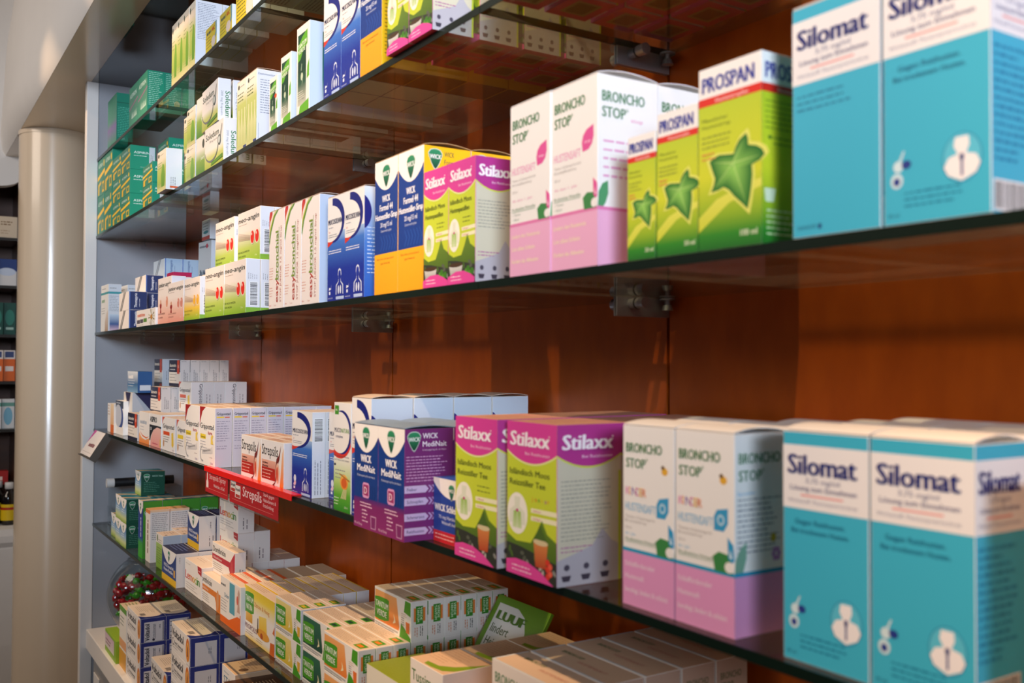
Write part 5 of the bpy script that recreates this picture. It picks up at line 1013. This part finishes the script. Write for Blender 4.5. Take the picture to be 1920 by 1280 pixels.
def second_shelf():
    s = 'second shelf'
    put('aspl', -290.6, 50.3, B, s+', left stack', nl=2); put('aspl', -279.8, 50.3, B, s+', right stack', nl=2)
    put('aspm', -267.5, 50.3, B, s+', left stack', nl=3); put('aspm', -256, 50.3, B, s+', right stack', nl=3)
    put('aspy', -230.5, 50.2, B, s+', in front', nl=2); put('aspm', -242.3, 56.5, B, s+', rear stack', nl=3)
    put('sinx', -210.1, 48.4, B, s+' overhanging the edge')
    put('sint', -204.4, 52.3, B, s+', left stack', nl=2); put('sint', -197.4, 51.2, B, s+', right stack', nl=2)
    put('solj', -188.6, 50.9, B, s+' beside the spoon cartons', nl=2)
    put('sole', -174.2, 50.2, B, s+', lower stack', nd=3, gap=.35, lay0=0, laytot=2); put('sole', -177.2, 50.2, B+.0795, s+', leaning stack', nd=3, gap=.35, lay0=1, laytot=2, rot=-2.0, jit=0.2)
    put('thy', -161.0, 50.2, B, s+', left of the two', nd=3); put('thy', -155.5, 50.2, B, s+', right of the two', nd=4)
    put('tans', -145.3, 50.2, B, s, nd=4); put('tanm', -139.3, 50.2, B, s, nd=4); put('tanb', -131.7, 50.2, B, s, nd=4)
    put('muc', -120.1, 50.2, B, s+', left column', nd=3, gap=.1); put('muc', -113.9, 50.2, B, s+', right column', nd=3, gap=.1)
    put('wick', -107.4, 50.2, B, s, nd=4, gap=.1)
    put('stilp', -98.3, 49.3, B, s+', left column', nd=4, gap=.85); put('stilp', -92.5, 49.3, B, s+', right column', nd=4, gap=.85)
    for i, x in enumerate((-75.9, -69.9, -63.9)):
        put('stilp', x, 50.6, B, s+' right plate, '+('left', 'middle', 'right')[i]+' column', nd=4, gap=.85)
second_shelf()

def middle_shelf():
    s = 'middle shelf'
    put('teal', -283.0, 50.3, Cc, s+' by the side panel', nd=2, gap=1.6)
    put('thom', -255.4, 50.3, Cc, s+', low stack', nl=2)
    put('thom', -259.4, 55.1, Cc, s+', rear stack', nl=3)
    put('thomb', -260.4, 60.0, Cc, s+' rear column', nl=4, nd=2)
    put('mag', -231, 55.2, Cc, s+' behind the pink ones')
    put('flu', -225.6, 50.2, Cc, s)
    put('junt', -213.3, 50.6, Cc, s); put('jun', -201.4, 50.2, Cc, s)
    put('neoy', -189.0, 50.2, Cc, s)
    put('neo', -185.9, 53.0, Cc, s+', left column set back')
    put('neo', -172.9, 50.2, Cc, s+', left column', nd=4, nl=1, lay0=0, laytot=2); put('neo', -160.4, 50.2, Cc, s+', right column', nd=4, lay0=0, laytot=2)
    put('neo', -175.6, 52.8, Cc+.0925, s+', left column', nd=3, lay0=1, laytot=2); put('neo', -161.1, 52.8, Cc+.0925, s+', right column', nd=3, lay0=1, laytot=2)
    o = put('greyb', -234.0, 64.6, Cc, s+' behind the lozenge cartons', jit=0)[0]
    o.rotation_euler = (0, math.radians(2), 0); o.location.z += .0022
    put('greys', -235.4, 64.7, Cc+.2155, s+' on the splash carton')
    for i, x in enumerate((-141.6, -134.5, -127.3)):
        put('easy', x, 50.2, Cc, s+', '+('left', 'middle', 'right')[i]+' of the three')
    put('muc', -118.1, 50.2, Cc, s+', left column', nd=2); put('muc', -112.1, 50.2, Cc, s+', right column', nd=2)
    put('wick', -102.6, 50.2, Cc, s+', left column', nd=2); put('wick', -96.1, 50.2, Cc, s+', right column', nd=3, gap=.15)
    put('stilp', -90.1, 50.1, Cc, s+', left column', nd=4); put('stilp', -84.4, 50.1, Cc, s+', right column', nd=4, gap=.2)
    put('bro', -71.1, 50.15, Cc, s+', left column', nd=2, rot=-1.2, jit=.2); put('bro', -64.1, 50.15, Cc, s+', right column', nd=3, rot=-1.2, jit=.2, gap=.2)
    put('pro1', -56.9, 50.15, Cc, s); put('pro2', -52.2, 50.15, Cc, s); put('pro3', -46.0, 50.15, Cc, s)
    put('sil_back', -36.5, 50.15, Cc, s, jit=.2, nd=2); put('sil', -29.6, 50.15, Cc, s, jit=.2, nd=2)
middle_shelf()

def fourth_shelf():
    s = 'fourth shelf'
    put('orp', -279, 51.4, D, s); put('moon', -269.0, 51.9, D, s)
    put('mom', -264.5, 53.2, D, s, jit=.1); put('blu', -260.4, 53.6, D+.1146, s)
    put('ibu', -248.2, 51.2, D, s+' by the big grey carton')
    put('ibu', -246.0, 56.2, D, s+', rear stack', nd=4, nl=2)
    put('ibu', -244.6, 60.4, D+.1334, s+', topmost row', nd=5)
    put('ibuw', -262.5, 60.2, D+.1334, s+', highest at the left')
    put('ibuw', -262.5, 60.2, D, s+', under the highest at left', nl=2, jit=.1)
    put('oran', -236.0, 51.4, D, s, nd=1); put('aspro', -224.6, 51.4, D, s, nd=2)
    put('grs', -211.9, 51.4, D, s, nd=2); put('grsy', -201.6, 51.5, D, s, nd=2)
    put('grp', -233.3, 60.4, D, s+' rear', nd=5, lay0=0, laytot=2); put('grs', -233.3, 60.2, D+.0738, s+' rear', nd=1, lay0=1, laytot=2, dtot=6, jit=.1)
    put('grp', -233.3, 62.95, D+.0738, s+' rear', nd=1, lay0=1, laytot=2, d0=1, dtot=6); put('grp', -233.3, 65.6, D+.0738, s+' rear', nd=1, lay0=1, laytot=2, d0=2, dtot=6)
    put('grs', -233.3, 68.2, D+.0738, s+' rear', nd=1, lay0=1, laytot=2, d0=3, dtot=6, jit=.1); put('grp', -233.3, 70.9, D+.0738, s+' rear', nd=1, lay0=1, laytot=2, d0=4, dtot=6)
    put('grf', -189.8, 50.6, D, s+', left column', nd=7, gap=.12); put('grf', -179.0, 50.6, D, s+', right column', nd=7, gap=.12)
    put('strep', -154.6, 51.2, D, s+', left column', nd=3); put('strep', -143.8, 51.2, D, s+', right column', nd=3)
    put('mucloz', -132.0, 51.2, D, s+', left column', nd=3); put('mucloz', -122.9, 53.4, D, s+', right column', nd=3)
    put('nat', -115.9, 50.2, D, s, nd=2)
    put('mucl', -109.9, 50.3, D, s, nd=4, gap=.15, jit=.2)
    put('med', -101.6, 47.4, D, s+', left column', nd=2, jit=.15); put('med', -94.75, 47.4, D, s+', right column', nd=2, jit=.15)
    put('schl', -86.45, 50.9, D, s, jit=.1)
    put('stilt', -78.1, 49.0, D, s+', left column', nd=3, jit=.2, rot=-1); put('stilj', -68.7, 49.3, D, s+', right column', nd=3, jit=.2, rot=-1)
    put('brok', -55.6, 50.9, D, s+', left column', nd=2, jit=.2); put('brok', -49.3, 50.9, D, s+', right column', nd=3, jit=.2)
    put('sil', -37.9, 50.8, D, s+', left column', nd=3, jit=.2, gap=.2); put('sil', -31.05, 50.8, D, s+', right column', nd=3, jit=.2, gap=.2)
    put('bgr', -20.4, 50.2, D, s)
fourth_shelf()

def lowest_shelf():
    s = 'lowest shelf'
    put('vap', -262.5, 50.4, E, s+', left stack', nl=2, nd=2, jit=.3); put('vap', -254.9, 50.2, E, s+', right stack', nl=2, nd=2, jit=.3)
    put('vap', -271.6, 51.0, E, s+', alone at the left'); put('vap', -259.5, 54.6, E+.1232, s+', on top of the stacks')
    put('vapl', -239.8, 51.0, E, s, nd=4)
    put('ech', -234.4, 51.4, E, s, nd=2, gap=.15)
    put('gre', -231.0, 56.2, E, s+', left column', nd=1); put('gre', -224.2, 52.0, E, s+', right column', nd=3, gap=.1); 
    put('wi', -205.5, 50.3, E, s, nd=3); put('wip', -206.4, 55.2, E+.0703, s, nd=3, gap=.2)
    put('lem', -192.3, 52.0, E, s+', lower column', nd=6); put('lem', -192.0, 59.0, E+.0633, s+', second layer', nd=2); put('lem', -190.8, 58.6, E+.1269, s+', top of its stack', nd=1)
    put('doro', -180.1, 52.2, E, s, nd=3); put('dor', -178.6, 54.3, E+.0563, s+', on the orange banded ones')
    put('greyend', -172, 62.2, E, s+', rear', nd=3, gap=.4, nl=1)
    put('dol', -164.3, 51.1, E, s, nd=4, gap=.08); put('prop', -149.2, 51.9, E, s, nd=7, gap=.08)
    put('tanl', -137.0, 51.6, E, s, nd=3, nl=2, gap=.08)
    put('tanv', -125.2, 51.6, E, s, nd=5, nl=2, gap=.08)
    put('tano', -113.0, 50.1, E, s, nd=9, nl=2, gap=.08, laytot=3)
    put('tano', -112.4, 57.3, E+.1056, s, nd=6, nl=1, gap=.08, lay0=2, laytot=3)
    put('lime', -100.4, 50.6, E, s+' beside the orange pictured ones')
    put('tus', -91.0, 50.2, E, s, nd=3, gap=.1, jit=.2)
    put('tusp', -83.0, 50.8, E, s+', between two taller rows')
    put('brof', -69.8, 51.1, E, s, nd=5, gap=.25, jit=.2)
lowest_shelf()

def counter_goods():
    s = 'white counter'
    put('volt', -237.0, 50.2, ZC, s+', left stack', nl=3, nd=2); 
    put('volt', -210.2, 50.0, ZC, s+', middle stack', nl=2, nd=1)
    put('voltp', -194.6, 50.6, ZC, s+', right stack', nl=4, nd=2)
    put('wg', -253.6, 50.3, ZC, s+' by the gel cartons', nd=1)
    put('limeb', -262.5, 49.6, ZC, s+' at the left end')
    put('stat', -173.9, 53.2, ZC, s, nl=3); put('brn', -158.6, 50.6, ZC, s, rot=-3, jit=0)
counter_goods()

# ---------------------------------------------------------------- signs, card, bowl, sweets, marker
def sign(name, x0, x1, z0, z1, y, label, prints):
    # red card in a clear holder that hangs from the shelf edge
    o = box_obj(name, (x0, x1, y+0.0007, y+0.0016, z0, z1), M['clear']); tag(o, label, 'sign', 'red signs on the shelf edge')
    k = Kind(name+x0.__str__(), 'insert_card', 'x', (x1-x0)*100-.3, (z1-z0)*100-.5, .05, '#b01a22', F='#b21820'); prints(k)
    k.build(); c = k.proto; C.objects.link(c); c.parent = o
    c.location = ((x0+x1)/2, y+0.0002, z0+0.0035); del KINDS[name+x0.__str__()]
    r = box_obj('hanger', (x0, x1, y+0.0004, y+0.0006, z1-0.004, z1+0.0005), M['clear'], o)
    return o
def signs():
    z1 = D-0.0005
    def p1(k):
        k.text('F', 'Strepsils Spray', 2.6, 2.6, 1.0, '#e6b8b8', w=10.2); k.text('F', 'Weich bis z. 8 Std.', 5.4, 1.35, .6, '#e6b8b8', w=6.8, bold=.03); k.rect('F', .3, .75, 13.8, .83, '#d8706a')
        k.poly('F', [(.6, .9), (.6, 1.9), (1.0, 2.4), (1.0, 3.7), (.5, 3.7), (.5, 4.0), (2.2, 4.0), (2.2, 3.7), (1.6, 3.7), (1.6, 2.4), (2.0, 1.9), (2.0, .9)], '#e8d6d2')
    sign('hanging_sign', -1.816, -1.673, z1-0.047, z1-0.0035, 0.4960, 'small dark red sign hanging at left below the fourth shelf', p1)
    def p2(k):
        k.poly('F', [(.6, 1.9), (.6, 3.7), (3.6, 3.7), (3.6, 1.9)], '#d9cfca'); k.rect('F', .9, 2.0, 3.3, 2.5, '#b23a34'); k.poly('F', [(3.2, 1.1), (3.2, 3.2), (6.2, 3.2), (6.2, 1.1)], '#e2d9d4'); k.rect('F', 3.5, 1.2, 5.9, 1.7, '#b23a34')
        k.text('F', 'Strepsils', .8, 2.9, .55, '#3a2a2a', w=2.6); k.text('F', 'Strepsils', 3.4, 2.3, .55, '#3a2a2a', w=2.6)
        k.text('F', 'Strepsils', 7.4, 1.75, 1.75, '#f0dcdc', w=9.6, bold=.01); k.text('F', 'Stark gegen', 17.9, 3.0, .58, '#f0c8c8', w=5.0); k.text('F', 'Halsschmerz &', 17.9, 2.15, .58, '#f0c8c8', w=5.9); k.text('F', 'Entzündung', 17.9, 1.3, .58, '#f0c8c8', w=4.8); k.rect('F', 1.6, .62, 22.5, .70, '#d8706a')
    sign('hanging_sign', -1.665, -1.414, z1-0.047, z1-0.0035, 0.4960, 'larger dark red sign hanging at right below the fourth shelf', p2)
    # bright red tray strip lying on the shelf under the white lozenge cartons
    bm = bmesh.new(); add_box(bm, -1.82, -1.358, 0.4965, 0.511, D+0.0004, D+0.0022); add_box(bm, -1.82, -1.358, 0.4945, 0.4964, D-0.0065, D+0.0035, bev=0.0005)
    o = from_bm('display_strip', bm, M['redplastic']); tag(o, 'bright red plastic strip on the fourth shelf above the red signs', 'strip')
signs()

def card_holder():
    root = bpy.data.objects.new('card_holder', None); C.objects.link(root); root.location = (-2.87, 0.498, D-0.002)
    tag(root, 'tilted card holder with white card at the left end of the fourth shelf', 'card holder')
    root.rotation_euler = (math.radians(-32), 0, 0)
    k = Kind('card', 'card', 'x', 17, 7.4, .12, '#f0ebe8', F='#efe9e6'); k.poly('F', [(0, 7.4), (3.4, 7.4), (0, 3.2)], '#c83a9a'); k.fine('F', 4.2, 2.6, 9, 1, 1, '#7a2a3a', 1.0, 3, rag=.1); k.rect('F', 1, .9, 14, 1.0, '#a9a09c')
    k.build(); c = k.proto; C.objects.link(c); c.parent = root; c.location = (0, -0.003, -0.074); del KINDS['card']
    bm = bmesh.new(); add_box(bm, -0.088, 0.084, -0.0022, 0.001, -0.078, 0.002); add_box(bm, -0.088, 0.084, -0.006, 0.001, -0.080, -0.077); from_bm('backplate', bm, M['smoke'], root)
    bm = bmesh.new(); add_box(bm, 0.0852, 0.0875, -0.006, 0.014, -0.080, 0.002); from_bm('side_cheek', bm, M['smoke'], root)
card_holder()

def bowl():
    cx, cy, r = -2.872, 0.634, 0.117; z0 = ZC
    bm = bmesh.new(); prof = []
    for i in range(20):
        a = math.radians(-68+i*(126/19)); prof.append((r*math.cos(a), z0+0.113+r*math.sin(a)))
    prof = [(0.001, prof[0][1]+.0005)]+prof
    n = len(prof); inner = [(max(.001, q-0.003), z+0.002) for q, z in prof]
    add_lathe(bm, prof+inner[::-1], cx, cy, 40)
    o = from_bm('sweet_bowl', bm, M['clear'], smooth=True); tag(o, 'round clear bowl of red and green sweets on the white counter', 'bowl')
    bm = bmesh.new(); q, z = prof[-1]
    add_lathe(bm, [(q+.0018*math.cos(t), z+.0022+.0018*math.sin(t)) for t in [2*math.pi*i/8 for i in range(9)]], cx, cy, 40); from_bm('rim', bm, M['clear'], o, True)
    rnd = random.Random(4)
    protos = {}
    for c in ('red', 'green'):
        bm = bmesh.new(); prof = [(.0008, -.0185), (.006, -.017), (.0035, -.0125), (.0022, -.0108), (.006, -.009), (.0092, -.004), (.0096, 0), (.0092, .004), (.006, .009), (.0022, .0108), (.0035, .0125), (.006, .017), (.0008, .0185)]
        add_lathe(bm, prof, 0, 0, 12)
        me = bpy.data.meshes.new('wrapped_sweet'); bm.to_mesh(me); bm.free(); me.materials.append(M['sweet'+c]); protos[c] = me
    for lay in range(7):
        zz = z0+0.024+lay*0.021; rr = math.sqrt(max(0.0004, (r-.024)**2-(zz-z0-.113)**2)); k = int(6+min(lay, 4)*3.2)
        for i in range(k):
            a = 2*math.pi*i/k+lay*.5; q = rr*(1 if i % 4 else .45)
            c = 'green' if rnd.random() < .33 else 'red'
            o = bpy.data.objects.new('wrapped_sweet', protos[c]); C.objects.link(o)
            o.location = (cx+q*math.cos(a), cy+q*math.sin(a), zz); o.rotation_euler = (rnd.uniform(.9, 1.9), rnd.uniform(0, 3), a)
            tag(o, f'shiny {c} wrapped sweet in the clear bowl on the counter', 'sweet', f'{c} sweets in the bowl')
bowl()

def marker_and_box():
    # clear acrylic dispenser at the left end of the lowest shelf with a dark tube lying on it
    x0, x1, y0, y1, z0, z1 = -2.985, -2.80, 0.535, 0.70, E+.0005, E+0.118
    bm = bmesh.new(); t = .0025
    add_box(bm, x0, x1, y0, y0+t, z0, z0+.05); add_box(bm, x0, x1, y1-t, y1, z0, z1); add_box(bm, x0, x0+t, y0+t, y1-t, z0, z1); add_box(bm, x1-t, x1, y0+t, y1-t, z0, z1); add_box(bm, x0+t, x1-t, y0+t, y1-t, z0, z0+t)
    o = from_bm('acrylic_dispenser', bm, M['clear']); tag(o, 'clear acrylic dispenser box at the left end of the lowest shelf', 'dispenser')
    bm = bmesh.new(); ax, az = -2.86, z1+.0128; add_cyl(bm, (ax, .53, az), (ax, .69, az), .0122, seg=28)
    m = from_bm('tube', bm, M['rubber']); tag(m, 'dark tube with white cap lying on the clear dispenser', 'tube')
    bm = bmesh.new(); add_cyl(bm, (ax, .51, az), (ax, .5295, az), .0125, seg=28); from_bm('cap', bm, M['white'], m)
marker_and_box()

def luuf():
    root = bpy.data.objects.new('display_card', None); C.objects.link(root)
    k = Kind('luuf', 'card_face', 'x', 12.2, 18.0, .5, '#6f9a1e', F='#6d9a1c', R='#4f6e16')
    k.poly('F', [(1.1, 0), (1.1, 17.0), (5.6, 17.0), (7.6, 16.2), (9.0, 14.4), (9.8, 11.6), (10.0, 7), (10.0, 0)], '#eceae6')
    k.text('F', 'LUUF', 1.7, 14.9, 1.25, '#4f7a14', w=6.4, bold=.14); k.text('F', 'lindert', 1.6, 13.1, 1.25, '#4a5a1c', w=4.1); k.text('F', 'Heiserkeit', 1.6, 11.3, 1.2, '#4a5a1c', w=6.0)
    k.build(); c = k.proto; C.objects.link(c); c.parent = root; del KINDS['luuf']
    bm = bmesh.new(); add_box(bm, -.02, .02, .0026, .0036, .02, .14); from_bm('easel_strut', bm, M['white'], root)
    root.location = (-1.05, 0.607, E+0.0022); root.rotation_euler = (math.radians(-32), 0, 0)
    tag(root, 'green and white display card leaning back on the lowest shelf', 'display card')
luuf()

# ---------------------------------------------------------------- far recess: six shelves with small goods
def far_recess():
    XW = -4.3
    zs = (2.117, 1.923, 1.725, 1.536, 1.343); names = ('highest', 'second', 'third', 'fourth', 'fifth')
    for z, n in zip(zs, names):
        o = box_obj('recess_shelf', (XW-.358, XW-.066, -.88, .434, z-.012, z), M['nshelf']); tag(o, f'dark {n} shelf in the far wall recess', 'shelf', 'shelves in the far recess')
    def goods(key, ds, w, h, d, base, draw, n, z, where, y1=.43, step=None):
        k = K(key, 'carton', ds, w, h, d, base); draw(k)
        y = y1
        for i in range(n):
            o = k.get(); o.location = (XW-.13+.012*(i % 2), y-w/200, z+.0004); o.rotation_euler = (0, 0, math.radians(90)); y -= (step or w+.3)/100
            pos = 'nearest the column' if i == 0 else ('second' if i == 1 else 'third' if i == 2 else f'{ORD[i]}')+' from the column'
            o['label'] = f'{ds} on the {where} far shelf, {pos}'; o['category'] = 'carton'; o['group'] = f'{ds}s on the far shelf'
    goods('n1', 'cream carton', 7, 9, 5, '#d8c4a8', lambda k: (k.fine('F', 1, 6.5, 5, 2, 1.0, '#8a6a4a', .5, 3), k.fine('F', 1, 3, 4, 2, 1, '#b09070', .3, 4)), 1, zs[0], 'highest')
    goods('n2', 'dark blue carton', 6, 13, 5, '#16204a', lambda k: k.rect('F', 1, 2, 5, 6, '#3a6a9a'), 2, zs[0], 'highest', y1=.35)
    goods('n3', 'navy and white carton', 7, 11, 5, '#e0dcd8', lambda k: (k.rect('F', 0, 6, 7, 11, '#1f3a7a'), k.ell('F', 3.5, 5.8, 3.2, 1.6, '#c9d4e6')), 3, zs[1], 'second')
    goods('n4', 'dark green bottle shaped carton', 4.4, 13, 4, '#0f4a3c', lambda k: (k.ell('F', 2.2, 7, 1.7, 3.2, '#2a7a68'), k.rect('F', .8, 2, 3.6, 3, '#a9c8b8')), 4, zs[2], 'third')
    goods('n5', 'white and orange carton', 4.2, 12.5, 4, '#ece0d6', lambda k: (k.rect('F', 0, 0, 4.2, 9, '#e86a20'), k.rect('F', .6, 4, 3.6, 6, '#f4e6da'), k.rect('F', .5, 9.6, 3.7, 12, '#3a4a7a')), 4, zs[3], 'fourth')
    goods('n6', 'white and teal carton', 4.6, 12, 4, '#e6e4e0', lambda k: (k.ell('F', 2.3, 5, 1.6, 3.6, '#7fb8d0'), k.rect('F', 0, 9, 4.6, 10.5, '#6aa090')), 4, zs[4], 'fifth')
    goods('n7', 'red and white carton', 10, 5.5, 5, '#b0201c', lambda k: k.fine('F', .8, 1.8, 8, 1, 1.2, '#f0d8cc', 1.4, 3, rag=.1), 1, 1.116, 'lowest', y1=.41)
    o = box_obj('recess_shelf', (XW-.358, XW-.2, -.88, .434, 1.104, 1.116), M['nshelf']); tag(o, 'dark narrow lowest shelf in the far wall recess', 'shelf')
    # syrup bottles on the white ledge
    for i, (x, y) in enumerate(((-4.335, .408), (-4.345, .340), (-4.40, .375), (-4.335, .27))):
        root = bpy.data.objects.new('syrup_bottle', None); C.objects.link(root); root.location = (x, y, .9655)
        bm = bmesh.new(); add_lathe(bm, [(.001, 0), (.026, .0), (.029, .004), (.029, .105), (.026, .118), (.014, .130), (.0125, .142), (.001, .142)], 0, 0, 28); from_bm('bottle_body', bm, M['bottle'], root, True)
        bm = bmesh.new(); add_lathe(bm, [(.001, .142), (.0155, .142), (.0155, .165), (.0145, .167), (.001, .167)], 0, 0, 24); from_bm('cap', bm, M['white'], root, True)
        bm = bmesh.new(); lay = bm.loops.layers.float_color.new('ink'); n = 16
        def ring(z, a): return bm.verts.new((.0294*math.cos(a), .0294*math.sin(a), z))
        for za, zb, c in ((.018, .06, '#e8c41c'), (.06, .07, '#b8281c'), (.07, .082, '#e8c41c')):
            for j in range(n):
                a0 = -1.6+3.2*j/n; a1 = -1.6+3.2*(j+1)/n
                f = bm.faces.new((ring(za, a0), ring(za, a1), ring(zb, a1), ring(zb, a0)))
                for lp in f.loops: lp[lay] = (*col(c), 1)
        from_bm('paper_label', bm, M['print'], root)
        tag(root, 'black syrup bottle with yellow label and white cap, '+('nearest the column', 'second along the ledge', 'behind the front two', 'farthest along the ledge')[i], 'bottle', 'syrup bottles in the far recess')
far_recess()
